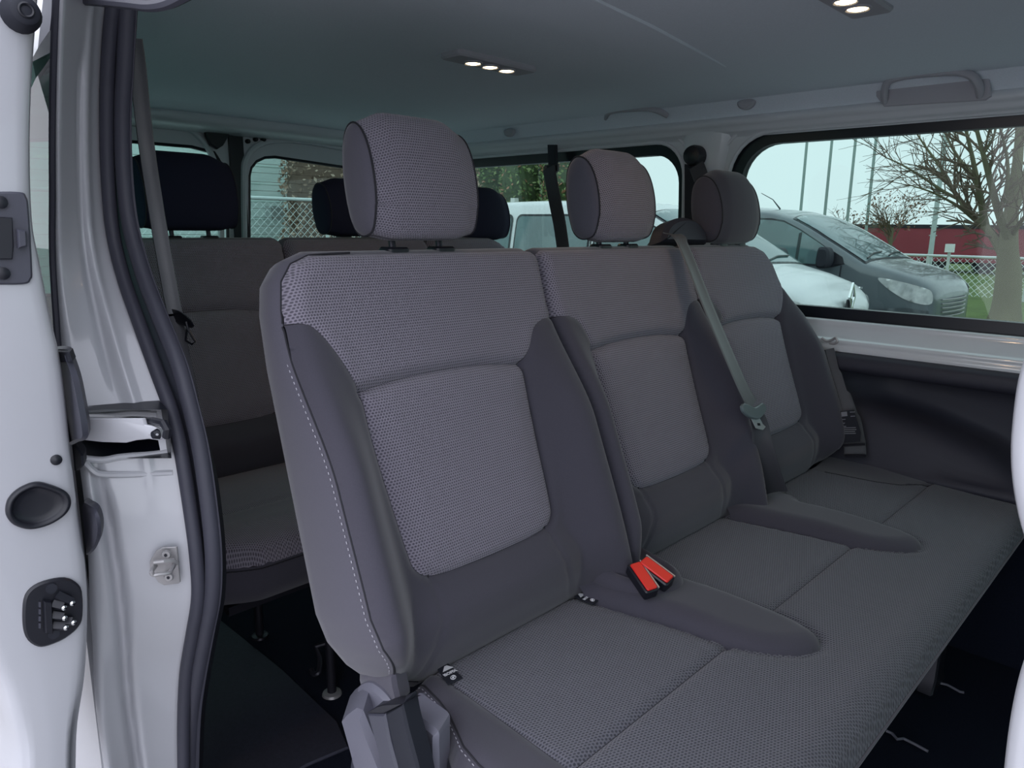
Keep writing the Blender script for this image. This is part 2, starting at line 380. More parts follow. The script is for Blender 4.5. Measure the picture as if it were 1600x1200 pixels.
# header rail above the far windows: two soft steps
sec = [(2.012, 1.875), (2.006, 1.884), (1.998, 1.888), (1.992, 1.892), (1.994, 1.899), (1.988, 1.905), (1.982, 1.912), (1.985, 1.925), (2.01, 1.935)]
loft('trim_2', [[(x, y, z) for y, z in sec] for x in np.linspace(XR, 1.05, 30)], PAINT_IN, None); tag(bpy.data.objects['trim_2'], kind='structure')
# pressed, painted sill under the windows
sec = [(2.03, 1.386), (2.020, 1.386), (2.013, 1.382), (2.011, 1.374), (2.008, 1.368), (2.000, 1.358), (1.990, 1.348), (1.981, 1.341), (1.975, 1.338), (1.972, 1.333), (1.974, 1.326), (1.972, 1.321), (1.969, 1.316), (1.972, 1.304)]
sec2 = spline(sec, 3)
loft('trim_3', [[(x, y, z) for y, z in sec2] for x in np.linspace(XR, 1.05, 30)], SILLP, None); tag(bpy.data.objects['trim_3'], kind='structure')
# charcoal side lining: ledge, deep recess, bulging lower panel
def lin_sec(x):
    k = float(ss(-.74, -.60, x)); zb = float(np.interp(x, [-.8, -.66, -.5, -.36, -.2, .0], [1.20, 1.19, 1.165, 1.125, 1.05, 1.03]))
    yr = 1.965+.12*k
    return [(1.976, 1.310), (1.955, 1.306), (1.944, 1.298), (1.941, 1.285), (1.943, 1.272), (1.955, 1.262), (1.99, 1.257), (yr, 1.25), (yr+.008, zb+.035),
            (yr-.01, zb), (min(yr-.03, 1.99), zb-.025), (1.958, max(zb-.09, 1.045)), (1.944, 1.035), (1.938, 1.025), (1.940, 1.016), (1.952, 1.006), (1.965, .99)]
loft('trim_4', [[(x, y, z) for y, z in spline(lin_sec(x), 3)] for x in np.linspace(-2.59, 1.0, 120)], PLAST, None); tag(bpy.data.objects['trim_4'], kind='structure')
loft('trim_13', [[(x, 1.962, .995), (x, 1.975, .96), (x, 1.98, .60)] for x in (-2.59, 1.0)], CARPET, None); tag(bpy.data.objects['trim_13'], kind='structure')

# C pillar of the far side: soft funnel between the two windows
rows = []
for z in np.linspace(1.36, 1.895, 24):
    f = float(ss(1.72, 1.92, z)); w1 = .045+.03*f
    c = -1.165
    rows.append([(c+w1*a, wy(np.array([z]))[0]-b, z) for a, b in [(-1.15, -.004), (-1, .006), (-.8, .016), (-.3, .02), (.3, .02), (.75, .015), (1, .006), (1.15, -.004)]])
loft('trim_5', rows, PAINT_IN, None); tag(bpy.data.objects['trim_5'], kind='structure')

# ---- rear doors ------------------------------------------------------------------
def rear_fn(off=0.0):
    return lambda q: np.stack([XR+.0*q[:, 0]+off+.0*q[:, 1], q[:, 0], q[:, 1]], 1)
def rpx(pts): return np.array([ux(*p, XR)[1:] for p in pts])
wl = rpx([(390, 420), (390, 275), (393, 262), (401, 252), (414, 246), (430, 245), (545, 262)])
wl = np.concatenate([wl, [(1.93, 1.85), (1.97, 1.80), (1.97, 1.40), (1.42, 1.38)]])
wn = rpx([(357, 420), (356, 300), (350, 262), (335, 238), (300, 229), (205, 221)]); wn = np.concatenate([wn, [(.70, 1.86), (.55, 1.84), (.50, 1.75), (.50, 1.40), (1.2, 1.38)]])[::-1]
ycut = float(ux(372, 240, XR)[1])
for nm, y0, y1, wp, off in (('door_1', .40, ycut-.012, wn, 0), ('door_2', ycut+.012, 2.06, wl, 0)):
    e = empty(nm, kind='structure', loc=(XR, (y0+y1)/2, .6))
    slabp('door_panel', [(y0, .6), (y1, .6), (y1, 2.0), (y0, 2.0)], rear_fn(), .05, PAINT_IN, e, [wp], th=(-.05, 0, 0))
    slabp('door_pane', wp, rear_fn(-.03), .1, GLASSR, e, th=(-.004, 0, 0))
    q = dens(wp, .012); p3 = rear_fn(-.004)(q); mb = MB(); mb.tube(np.concatenate([p3, p3[:1]]), .006, 8, False); mb.build('window_rubber', FRIT, e)
    c = wp.mean(0); q = dens(c+(wp-c)*V(1.09, 1.0)+V(0, 0), .01); q = q[q[:, 1] > 1.6]; up = spline([(v[0], v[1]+.035) for v in q[::3]], 2) if False else None
    lam = MB()
    for hz in np.arange(1.45, 1.84, .032):
        ys = [v[0] for v in dens(wp, .004) if abs(v[1]-hz) < .006]
        if len(ys) > 1: lam.box((XR-.0295, min(ys)+.01, hz), (XR-.0285, max(ys)-.01, hz+.0012))
    lam.build('heating_wires', mat('heating_wire_'+nm, (.25, .2, .15, 1), .6), e)
    # pressed frame bead round the window
    bead = (rpx([(205, 168), (233, 186), (270, 190), (300, 205), (322, 228), (337, 262), (343, 300), (345, 380)]) if nm == 'door_1' else
            rpx([(381, 380), (380, 275), (383, 250), (395, 232), (415, 222), (445, 219), (500, 225), (560, 236), (640, 244)]))
    bb = MB(); bb.tube([(XR+.004, p[0], p[1]) for p in spline(bead, 5)], .011, 8); bb.build('pressed_bead', PAINT_IN, e)
mb = MB(); mb.box((XR-.04, ycut-.02, .6), (XR+.004, ycut+.02, 1.98)); mb.box((XR-.02, ycut-.035, .62), (XR+.01, ycut-.02, 1.94))
o = mb.build('trim_6', FRIT, None, False); tag(o, kind='structure')
# black latch cover at the top of the near rear leaf and the bump stops
P = [V(XR+.012, *p) for p in rpx([(314, 197), (353, 200), (352, 213), (343, 228), (334, 234), (324, 228), (317, 214)])]
mb = MB(); mb.prism(P, (.02, 0, 0), .004); o = mb.build('door_latch_cover', BLACK); tag(o, 'black tapered latch cover at the top of the rear doors', 'latch')
stop_lab = ['upper left', 'upper right', 'lower left', 'lower middle', 'lower right']
for k, (p, r) in enumerate((((388, 203), .014), ((412, 208), .014), ((386, 221), .008), ((398, 218), .008), ((410, 218), .009))):
    c = ux(*p, XR+.0); mb = MB(); mb.tube([c, c+V(.012, 0, 0), c+V(.016, 0, 0)], [r, r, r*.7], 14)
    o = mb.build('rubber_plug', BLACK); tag(o, 'small round black plug on the rear door frame, %s of the five' % stop_lab[k], 'plug', 'black plugs on the rear door frame')
# header across the rear, pale lip under the dark headliner edge
sec = [(-2.46, 1.985), (-2.447, 1.968), (-2.441, 1.958), (-2.442, 1.940), (-2.450, 1.929), (-2.47, 1.923), (-2.52, 1.922), (XR+.0, 1.920)]
loft('trim_7', [[(x, y, z-.004+.004*math.sin((y-.4)/1.66*math.pi)) for x, z in sec] for y in np.linspace(.37, 2.05, 24)], PAINT_IN, None); tag(bpy.data.objects['trim_7'], kind='structure')
# rear far corner pillar
rows = []
for z in np.linspace(.6, 1.96, 12): rows.append([(XR+.0, 1.955, z), (XR+.02, 1.965, z), (XR+.06, 1.99, z), (XR+.14, 2.01, z), (XR+.2, 2.03, z)])
loft('trim_8', rows, PAINT_IN, None); tag(bpy.data.objects['trim_8'], kind='structure')

# near side inner wall (behind the pillar)
nb = rrect(-2.35, -1.22, 1.40, 1.85, .08, 6)
slabp('wall_near', [(XR, .5), (-1.17, .5), (-1.17, 1.98), (XR, 1.98)], lambda q: np.stack([q[:, 0], YN+.0*q[:, 0]+.02, q[:, 1]], 1), .06, PLAST, None, [nb], th=(0, -.03, 0))
tag(bpy.data.objects['wall_near'], kind='structure')
# front of the cabin: two front seats' zone is outside the picture; unseen panel and pane added to cut front light on the seats
wso = rrect(.48, 1.95, 1.22, 1.88, .12, 6)
slabp('wall_front_blocker', [(.36, .6), (2.10, .6), (2.10, 2.0), (.36, 2.0)], lambda q: np.stack([1.0+.0*q[:, 0], q[:, 0], q[:, 1]], 1), .1, PLAST, None, [wso], th=(.05, 0, 0)); tag(bpy.data.objects['wall_front_blocker'], kind='structure')
slabp('window_3', wso, lambda q: np.stack([1.02+.0*q[:, 0], q[:, 0], q[:, 1]], 1), .2, GLASS, None, th=(.004, 0, 0)); tag(bpy.data.objects['window_3'], kind='structure')
nso = rrect(.16, .90, 1.30, 1.84, .08, 6)
slabp('wall_cab_blocker', [(.10, .5), (1.0, .5), (1.0, 1.95), (.10, 1.95)], lambda q: np.stack([q[:, 0], .36+.0*q[:, 0], q[:, 1]], 1), .1, PLAST, None, [nso], th=(0, -.03, 0)); tag(bpy.data.objects['wall_cab_blocker'], kind='structure')  # unseen panel, with the pane below, added to block light from the cab side
slabp('window_4', nso, lambda q: np.stack([q[:, 0], .345+.0*q[:, 0], q[:, 1]], 1), .2, GLASS, None, th=(0, .004, 0)); tag(bpy.data.objects['window_4'], kind='structure')
# ---- outer skin and rear quarter window of the near side
qy = .268
o_px = [(97, -60), (93, 20), (90, 100), (88, 200), (88, 300), (88, 400), (94, 500), (99, 560), (112, 640), (124, 720), (134, 800), (139, 880), (141, 950), (145, 1000), (150, 1100), (163, 1200), (172, 1270)]
s_px = [(170, -60), (167, 0), (161, 60), (157, 130), (156, 200), (158, 280), (165, 360), (181, 430), (205, 500), (234, 580), (256, 640), (271, 700), (284, 780), (295, 860), (299, 930), (290, 990), (280, 1050), (276, 1120), (276, 1200), (276, 1270)]
e_px = [(216, -60), (213, 0), (208, 100), (204, 180), (206, 270), (215, 350), (237, 430), (264, 500), (292, 570), (311, 640), (325, 700), (337, 780), (345, 860), (344, 930), (333, 990), (320, 1060), (312, 1120), (309, 1200), (309, 1270)]
def atrow(px, yy):
    P = spline(px, 10); return float(np.interp(yy, P[:, 1], P[:, 0]))
def yo(py): return .262-.03*float(ss(300, 900, py))        # outer edge depth (body bulges outwards below the window)
def jamb(name, y0, y1, parent=None):
    rows = []
    for py in np.linspace(y0, y1, int(abs(y1-y0)/14)+2):
        a, b = atrow(o_px, py), atrow(s_px, py)+3; row = []
        low = float(ss(700, 820, py)); up = 1-low
        for f in np.linspace(0, 1, 26):
            y = yo(py)+(.334-yo(py))*f
            g = .003*math.exp(-((f-.52)/.05)**2)*up*float(ss(60, 130, py))*float(ss(640, 520, py)) - .0015*math.exp(-((f-.68)/.06)**2)*up
            fc = .24+(py-850)*.00063; g += low*.008*math.exp(-((f-fc)/.05)**2)
            g -= .004*(1-math.exp(-f/.03))-.004
            row.append(uy(a+(b-a)*f, py, y+g*.8)+V(-g, 0, 0)*.5)
        rows.append(row)
    return rows
pe = empty('wall_pillar', kind='structure', loc=(-1.0, .3, .6))
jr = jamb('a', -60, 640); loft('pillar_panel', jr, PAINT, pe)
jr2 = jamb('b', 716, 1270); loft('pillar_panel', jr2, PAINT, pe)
# right-hand strip beside the recess, keeps the pillar continuous
mid = []
for py in np.linspace(630, 726, 12):
    b = atrow(s_px, py)+3; a = atrow(o_px, py); row = []
    for f in np.linspace(.84, 1, 6): row.append(uy(a+(b-a)*f, py, yo(py)+(.334-yo(py))*f))
    mid.append(row)
loft('pillar_panel', mid, PAINT, pe)
# recess for the roller arm: dark box with rounded white lips
rec = MB(); q = [uy(128, 640, .25), uy(262, 640, .32), uy(268, 716, .32), uy(133, 716, .25)]
dv = V(-.10, .02, 0); n0 = len(q)
rec.add(q+[p+dv for p in q], [(0, 1, 5, 4), (1, 2, 6, 5), (2, 3, 7, 6), (4, 5, 6, 7)])
rec.build('track_recess', FRIT, pe, False)
for pts in ([(112, 641), (150, 640), (200, 637), (238, 637), (252, 643), (262, 655)], [(128, 716), (160, 719), (190, 714), (240, 710), (262, 706)], [(133, 722), (145, 735), (160, 741), (210, 741), (270, 738)], [(138, 650), (170, 650), (205, 646), (245, 648)]):
    mb = MB(); P = [uy(px, py, yo(py)+(.334-yo(py))*min(1, max(0, (px-atrow(o_px, py))/(atrow(s_px, py)-atrow(o_px, py))))-.001) for px, py in spline(pts, 5)]
    mb.tube(P, .0042, 8); mb.build('pressed_lip', PAINT, pe)
# body-side seal: base strip with two round ridges
se = empty('door_seal', 'black double-ridged rubber seal running down the near door opening', 'seal', loc=(-.95, .34, .6))
rw = []; r1 = []; r2 = []
for py in np.linspace(-60, 1270, 110):
    a, b = atrow(s_px, py), atrow(e_px, py)
    r1.append(uy(a+11, py, .336)); r2.append(uy(b-12, py, .350)); m = (a+b)/2
    rw.append([uy(a+2, py, .338), uy(m, py, .350), uy(b+2, py, .356), uy(b+2, py, .39)])
loft('seal_base', rw, RUBBER, se)
mb = MB(); mb.tube(r1, .0085, 12); mb.build('seal_lip', RUBBER, se); mb = MB(); mb.tube(r2, .0100, 12); mb.build('seal_lip', RUBBER, se)
# inner trim strip right behind the seal
loft('pillar_trim', [[uy(atrow(e_px, py)-8, py, .375), uy(atrow(e_px, py)+1+7*float(ss(650, 760, py)), py, .40), uy(atrow(e_px, py)-2, py, .44)] for py in np.linspace(-60, 1270, 60)], BLACKM, pe)
# near body side behind the door: skin above, dark quarter glass, black edge strip
sk = empty('wall_skin', kind='structure', loc=(-1.5, qy, .6))
slabp('body_skin', [(-3.0, 1.80), (-1.035, 1.80), (-1.035, 2.02), (-3.0, 2.02)], lambda q: np.stack([q[:, 0], qy+.001+.2*(q[:, 1]-1.80), q[:, 1]], 1), .2, PAINT, sk, th=(0, .01, 0))
slabp('body_skin', [(-3.0, .5), (-1.03, .5), (-1.03, 1.42), (-3.0, 1.42)], lambda q: np.stack([q[:, 0], qy-.02+.0*q[:, 0], q[:, 1]], 1), .2, PAINT, sk, th=(0, .01, 0))
QG = glass('green_quarter_glass', (.10, .25, .20), ior=1.2)
slabp('quarter_glass', [(-3.0, 1.40)]+[(float(uy(atrow(o_px, py)-4, py, .266)[0]), float(uy(atrow(o_px, py)-4, py, .266)[2])) for py in range(620, 70, -30)]+[(-3.0, 1.80)], lambda q: np.stack([q[:, 0], qy-.004+.0*q[:, 0], q[:, 1]], 1), .2, QG, sk, th=(0, .006, 0))
P = [uy(px, py, qy-.004) for px, py in [(30, 170), (50, 135), (56, 122), (68, 106), (80, 88), (84, 82), (84, 42), (76, 50), (62, 70), (50, 92), (30, 120)]]
mb = MB(); mb.prism(P, (0, .004, 0)); mb.build('window_surround', FRIT, sk, False)
mb = MB(); mb.tube([uy(atrow(o_px, py)-5, py, yo(py)+.002) for py in np.linspace(-60, 560, 40)], .0045, 8); mb.build('edge_strip', RUBBER, sk)
# header of the door opening, above
hs = MB(); hs.tube([uz(-30, -60, 1.99)*0+V(x, .33+.03*math.sin(x), 1.905) for x in np.linspace(-1.1, .4, 12)], .018, 10); 
o = hs.build('trim_9', RUBBER); tag(o, kind='structure')
hb = MB(); hb.box((-1.15, .27, 1.925), (1.05, .40, 2.03)); o = hb.build('trim_10', PAINT, None, False); tag(o, kind='structure')
rl = MB(); rl.tube(spline([uy(px, py, .30) for px, py in [(60, -8), (110, -2), (160, 2), (205, 6), (235, 9), (262, 5), (290, -8), (330, -30)]], 5), .0055, 8); o = rl.build('trim_14', RUBBER); tag(o, kind='structure')
# sill under the door opening
sb = MB(); sb.box((-1.1, .24, .40), (1.05, .42, .585)); o = sb.build('trim_11', PAINT, None, False); tag(o, kind='structure')
# front pillar of the opening (right edge of the photo)
bp_px = [(1640, 300), (1622, 480), (1600, 548), (1585, 600), (1577, 660), (1574, 710), (1577, 760), (1587, 815), (1600, 856), (1622, 900), (1626, 960), (1612, 1000), (1598, 1032), (1585, 1075), (1574, 1130), (1566, 1190), (1562, 1240), (1560, 1330)]
bpc = spline(bp_px, 6); rows = []
for px, py in bpc:
    p = uy(px, py, .33); rows.append([p+V(.004, .05, 0), p+V(0, .02, 0), p+V(0, .006, 0), p+V(.002, 0, 0), p+V(.006, -.004, 0), p+V(.03, -.01, 0), p+V(.12, -.02, 0)])
loft('trim_12', rows, PAINT, None); tag(bpy.data.objects['trim_12'], kind='structure')

# ---- the sliding door, pushed back: we look at its front edge -----------------------------
r_px = [(66, -60), (61, 0), (56, 60), (51, 140), (49, 220), (50, 300), (54, 360), (62, 400), (82, 500), (96, 560), (106, 640), (114, 720), (124, 800), (134, 870), (139, 930), (139, 980), (135, 1060), (126, 1120), (122, 1160), (120, 1270)]
l_px = [(-170, -60), (-150, 200), (-120, 500), (-80, 800), (-30, 960), (0, 1030), (12, 1075), (22, 1115), (27, 1150), (26, 1200), (22, 1270)]
DX = -.85
dr = empty('door_3', kind='structure', loc=(DX, .17, .6)); rows = []
for py in np.linspace(-60, 1270, 70):
    R_, L_ = ux(atrow(r_px, py), py, DX), ux(atrow(l_px, py), py, DX)
    L_ = V(DX, L_[1], R_[2]+(L_[2]-R_[2])*0+0)
    L_[2] = R_[2]; yr, yl, z = R_[1], L_[1], R_[2]
    row = [(DX-.30, yr+.004, z), (DX-.03, yr+.003, z), (DX-.010, yr+.001, z), (DX-.003, yr-.003, z), (DX, yr-.009, z)]
    for f in np.linspace(.15, .85, 8): row.append((DX+.002*math.sin(f*3.14), yr+(yl-yr)*f, z))
    row += [(DX, yl+.008, z), (DX-.003, yl+.003, z), (DX-.010, yl, z), (DX-.04, yl-.004, z), (DX-.40, yl-.02, z)]
    rows.append(row)
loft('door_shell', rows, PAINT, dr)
def dpx(pts, dx=0.0): return [ux(px, py, DX+dx) for px, py in pts]
# rubber buffer
c = ux(31, 23, DX); mb = MB(); mb.tube([c, c+V(.008, 0, 0), c+V(.02, 0, 0), c+V(.022, 0, 0)], [.017, .0165, .012, .009], 20); mb.build('rubber_buffer', BLACKM, dr)
mb = MB(); mb.tube([c+V(.0225, .0058*math.cos(t), .0058*math.sin(t)) for t in np.linspace(0, 6.283, 20)], .0015, 6, False); mb.build('buffer_ring', BLACK, dr)
# lock plate
mb = MB(); mb.prism(dpx(spline([(-30, 300), (28, 300), (40, 308), (44, 330), (49, 420), (47, 436), (34, 444), (-30, 444)], 4)), (.005, 0, 0), .002); lp = mb.build('lock_plate', DGREYP, dr)
mb = MB(); mb.prism(dpx([(-25, 338), (18, 340), (20, 385), (18, 405), (-25, 405)], .0055), (.004, 0, 0), .001); mb.build('lock_mouth', BLACK, lp)
mb = MB(); mb.prism(dpx([(24, 358), (38, 360), (40, 372), (40, 385), (26, 388)], .0055), (.008, 0, 0), .002); mb.build('lock_catch', DGREYP, lp)
for p in ((4, 427), (0, 316)):
    c = ux(*p, DX+.005); mb = MB(); mb.tube([c, c+V(.003, 0, 0), c+V(.004, 0, 0)], [.006, .006, .003], 14); mb.build('screw', BLACK, lp)
c = ux(87, 718, DX); mb = MB(); mb.tube([c, c+V(.003, 0, 0), c+V(.005, 0, 0)], [.0055, .0055, .002], 14); mb.build('screw', BLACK, dr)
# plug cup
cup = spline([(8, 790), (14, 775), (30, 761), (55, 752), (80, 757), (103, 768), (109, 784), (100, 802), (75, 818), (45, 825), (20, 818), (9, 805)], 4, True)
outer = np.array(dpx(cup, .001)); ctr = outer.mean(0); rows = []
for f, d in ((1.0, 0), (1.0, .005), (.93, .008), (.84, .0075), (.78, .004), (.70, .0022), (.5, .0015), (.1, .0012)): rows.append(ctr+(outer-ctr)*f+V(d, 0, 0))
loft('cable_grommet', rows, BLACK, dr, closed=True, caps=True)
# electrical contact block
blk = spline([(38, 928), (52, 913), (75, 904), (100, 901), (117, 908), (126, 922), (127, 960), (120, 978), (100, 995), (75, 1006), (58, 1008), (42, 998), (35, 980), (34, 950)], 3, True)
mb = MB(); mb.prism(dpx(blk, 0), (.006, 0, 0), .002); cb = mb.build('contact_block', BLACK, dr)
mb = MB(); mb.prism(dpx([(66, 936), (78, 937), (80, 986), (68, 985)], .006), (.008, 0, 0), .001); mb.build('contact_ridge', BLACK, cb)
for p in ((80, 919), (84, 990)):
    c = ux(*p, DX+.006); mb = MB(); mb.tube([c, c+V(.002, 0, 0)], .0055, 12); mb.build('screw', BLACKM, cb)
for a, b in (((82, 944), (99, 948)), ((82, 962), (100, 964)), ((83, 978), (102, 979)), ((88, 930), (112, 941)), ((98, 972), (114, 971))):
    A, B = ux(*a, DX+.008), ux(*b, DX+.013); mb = MB(); mb.tube([A, B], [.0055, .005], 4); ct = mb.build('contact_arm', BLACK, cb, auto=20)
    mb = MB(); mb.tube([B, B+V(.004, 0, 0), B+V(.0055, 0, 0)], [.0028, .0028, .001], 12); mb.build('contact_pin', CHROME, ct)
for k in range(4):
    mb = MB(); mb.prism(dpx([(60, 940+k*11), (63, 940+k*11), (63, 948+k*11), (60, 948+k*11)], .006), (.002, 0, 0)); mb.build('contact_slot', DGREYP, cb)
# hinge carriage of the door, standing in the gap beside the pillar
mb = MB(); mb.prism([uy(px, py, .222) for px, py in spline([(80, 552), (86, 547), (105, 548), (111, 560), (122, 592), (130, 630), (136, 665), (136, 686), (122, 692), (105, 694), (95, 640), (82, 590)], 3, True)], (-.03, .012, 0), .005)
hc = mb.build('hinge_cover', DGREYP, dr)
mb = MB(); mb.prism([uy(px, py, .219) for px, py in [(84, 550), (108, 551), (113, 565), (90, 567)]], (-.03, .012, 0), .002); mb.build('hinge_cap', BLACKM, hc)
mb = MB(); mb.prism([uy(px, py, .228) for px, py in [(112, 692), (118, 694), (130, 712), (131, 728), (122, 736), (116, 736)]], (-.03, .012, 0), .002); mb.build('hinge_stop', BLACKM, dr)
mb = MB(); mb.prism([uy(px, py, .226) for px, py in spline([(128, 792), (140, 792), (151, 800), (157, 820), (156, 840), (149, 858), (138, 868), (134, 860)], 3, True)], (-.02, .01, 0), .003); mb.build('hinge_bumper', RUBBER, dr)
# white roller arm reaching into the pillar
arm = empty('roller_arm', 'white flat metal arm of the sliding door entering the dark pillar slot', 'arm', loc=tuple(uy(190, 690, .26)))
P = [uy(px, py, .236+(px-135)*.00042) for px, py in [(120, 655), (180, 654), (222, 654), (225, 664), (240, 667), (249, 671), (254, 684), (246, 688), (232, 686), (212, 688), (196, 692), (160, 691), (120, 687)]]
mb = MB(); mb.prism(P, (-.001, .0045, 0), .001); mb.build('arm_plate', PAINT, arm)
c = uy(247, 678, .281); mb = MB(); mb.tube([c, c+V(.001, -.006, 0)], [.006, .004], 14); mb.build('pivot_pin', BLACK, arm)
mb = MB(); mb.tube([uy(px, py, .283) for px, py in [(226, 659), (240, 658), (256, 662), (262, 672), (260, 682)]], .0045, 8); mb.build('roller', BLACK, arm)
mb = MB(); mb.tube([uy(px, py, .278) for px, py in [(214, 679), (230, 678), (246, 679)]], .0013, 6); mb.build('arm_bead', PAINT, arm)
# striker on the pillar
st = empty('door_striker', 'zinc striker plate with wire loop screwed to the white pillar', 'striker', loc=tuple(uy(258, 880, .305)))
def jy(px, py): a_, b_ = atrow(o_px, py), atrow(s_px, py)+3; return yo(py)+(.334-yo(py))*(px-a_)/(b_-a_)
def sp(pts, d=0): return [uy(px, py, jy(px, py)-.0035-d) for px, py in pts]
mb = MB(); mb.prism(sp([(276, 853), (278, 853), (283, 908), (281, 910), (258, 913), (249, 908), (236, 888), (236, 876), (246, 859), (256, 854)], .0), (.002, -.0026, 0), .0008); pl = mb.build('striker_plate', STEEL, st)
for p in ((260, 866), (264, 901)):
    c = sp([p], .003)[0]; mb = MB(); mb.tube([c, c+V(.002, -.0015, 0)], [.0058, .0045], 16); mb.build('screw', STEEL, st)
    mb = MB(); mb.tube([c+V(.0022, -.0017, 0), c+V(.0025, -.002, 0)], .002, 8); mb.build('screw_socket', DSTEEL, st)
lp_ = [(273, 882, .002), (269, 888, .010), (264, 895, .013), (250, 897, .014), (240, 898, .014), (237, 893, .013), (243, 884, .002)]
mb = MB(); mb.tube(spline([sp([(a, b)], d)[0] for a, b, d in lp_], 5), .0026, 8); mb.build('striker_loop', STEEL, st)
mb = MB(); mb.tube([sp([(a, b)], d)[0] for a, b, d in [(241, 879, .004), (256, 877, .005), (270, 876, .004), (275, 882, .003)]], .0032, 8); mb.build('striker_bar', STEEL, st)

# ------------------------------------------------------------------ bench seats
TH = math.atan(.30); NN = V(math.cos(TH), 0, math.sin(TH)); UU = V(-math.sin(TH), 0, math.cos(TH)); YY = V(0, 1, 0)
def backrest(parent, bx, c, a, b, outL, outR, sp, fine=True):
    """one reclined backrest: upper woven panel, woven insert, U of smooth cloth, shell"""
    O = V(bx, 0, 1.02); T_ = .592; hi = .158; it = .398
    if outL: left = [(a+.10, -.012), (a+.055, .010), (a+.028, .042), (a+.008, .080), (a, .12), (a, .45), (a+.004, .52), (a+.012, .557), (a+.03, .58), (a+.058, .591)]
    else: left = [(a, 0), (a, .57), (a+.006, .584), (a+.02, .591)]
    if outR: right = [(b-.10, -.012), (b-.055, .010), (b-.028, .042), (b-.008, .080), (b, .12), (b, .28), (b-.008, .40), (b-.055, .50), (b-.075, .545), (b-.11, .578), (b-.15, .590)]
    else: right = [(b, 0), (b, .57), (b-.006, .584), (b-.02, .591)]
    if outL: cl = [(a+.002, .500), (a+.026, .494), (a+.042, .477), (a+.06, .445), (a+.075, .412), (c-hi, it)]
    else: cl = [(a, .468), (a+.035, .465), (a+.06, .452), (a+.08, .42), (c-hi+.001, it)]
    if outR: cr = [(b-.052, .495), (b-.066, .46), (b-.09, .42), (c+hi, it)]
    else: cr = [(b, .468), (b-.035, .465), (b-.06, .452), (b-.08, .42), (c+hi-.001, it)]
    cl, cr = spline(cl, 4), spline(cr, 4)
    arc = spline([(c-hi, it), (c-.08, .407), (c, .409), (c+.08, .407), (c+hi, it)], 6)
    low = spline([(c+hi, it), (c+.156, .33), (c+.150, .24), (c+.145, .175), (c+.138, .145), (c+.11, .130), (c+.03, .126), (c-.03, .126), (c-.11, .130), (c-.138, .145), (c-.145, .175), (c-.150, .24), (c-.156, .33), (c-hi, it)], 5)
    ins = np.concatenate([arc[:-1], low[:-1]])[::-1]
    bot = ([] if outL else [(a+.012, -.012)])+([] if outR else [(b-.012, -.012)]); outline = np.array(bot+right+left[::-1], float)
    zc = cl[0][1]; zr = cr[0][1]
    rt = [p for p in right if p[1] > zr+1e-4]; lt = [p for p in left if p[1] > zc+1e-4]
    rl = [p for p in right if p[1] < zr-1e-4]; ll = [p for p in left if p[1] < zc-1e-4]
    upper = np.array(list(cr[::-1])+rt+lt[::-1]+list(cl)+list(arc[1:-1]))
    U = np.array(bot+rl+list(cr)+list(low[1:-1])+list(cl[::-1])+ll[::-1])
    sl = spline([(c-.120, .136), (c-.125, .08), (c-.15, .02), (c-.17, -.01)], 5); sr = sl.copy(); sr[:, 0] = 2*c-sr[:, 0]
    def h(q):
        s, t = q[:, 0], q[:, 1]; sc = np.abs(s-c)
        base = .022*(1-ss(.05, .38, t))
        B = ss(.152, .225, sc)*ss(.505, .28, t)*.055
        L = ss(.128, .07, t)*.020*ss(.26, .1, sc)
        kq = 1-(1-(.15+.85*ss(-.03, .10, t)))*ss(.246, .19, sc)
        hh = (base+np.maximum(B, L))*kq-.012*ss(.05, -.012, t)*ss(.246, .19, sc)
        hh = hh+.006*ss(0, .05, dist(q, ins, True))*inpoly(q, ins)
        dl = dist(q, outline, True); r = .026; k = np.clip(dl, 0, r); hh -= r-np.sqrt(r*r-(r-k)**2)
        hh -= .008*np.exp(-(dist(q, ins, True)/.0055)**2)+.008*np.exp(-(dist(q, arc)/.010)**2)+.004*np.exp(-(dist(q, cl)/.005)**2)+.004*np.exp(-(dist(q, cr)/.005)**2)
        hh -= .003*np.exp(-(dist(q, sl)/.004)**2)+.003*np.exp(-(dist(q, sr)/.004)**2)
        return hh
    def fn(q):
        q = np.asarray(q, float)
        return O+q[:, :1]*YY+q[:, 1:2]*UU+h(q)[:, None]*NN
    e = empty('backrest'); e.parent = parent; e.location = tuple(V(bx, c, 1.02)-wloc(parent))
    patch('upper_panel', upper, fn, sp, KNIT, e); patch('center_insert', ins, fn, sp, KNIT, e); patch('side_bolster', U, fn, sp, BOLF, e)
    # shell
    q = dens(outline, .012); n = len(q); d = np.roll(q, -1, 0)-np.roll(q, 1, 0); nr = np.stack([d[:, 1], -d[:, 0]], 1); nr /= np.linalg.norm(nr, axis=1)[:, None]
    ex = np.ones(n)
    if not outL: ex = np.where(nr[:, 0] < -.7, .0, ex)
    if not outR: ex = np.where(nr[:, 0] > .7, .0, ex)
    h0 = h(q); rows = []
    for k, (dn, dx) in enumerate(((0, 0), (.010, .005), (.03, .009), (.055, .0095), (.075, .007), (.088, .0), (.096, -.014), (.099, -.05))):
        g_ = min(1, dn/.05); hn = h0*(1-g_)+(-dn if k else 0)+(-.0)*g_
        if k == 0: hn = h0
        else: hn = np.minimum(h0-.004*k, h0*(1-g_)-dn)
        p2 = q+nr*(dx*ex)[:, None]; rows.append(O+p2[:, :1]*YY+p2[:, 1:2]*UU+hn[:, None]*NN)
    loft('backrest_shell', rows, SIDEF, e, closed=True, caps='end')
    def off(P, dn): return fn(np.asarray(P))+dn*NN
    mb = MB(); lp = dens(ins, .006); mb.tube(np.concatenate([off(lp, -.0012), off(lp[:1], -.0012)]), .0017, 6, False)
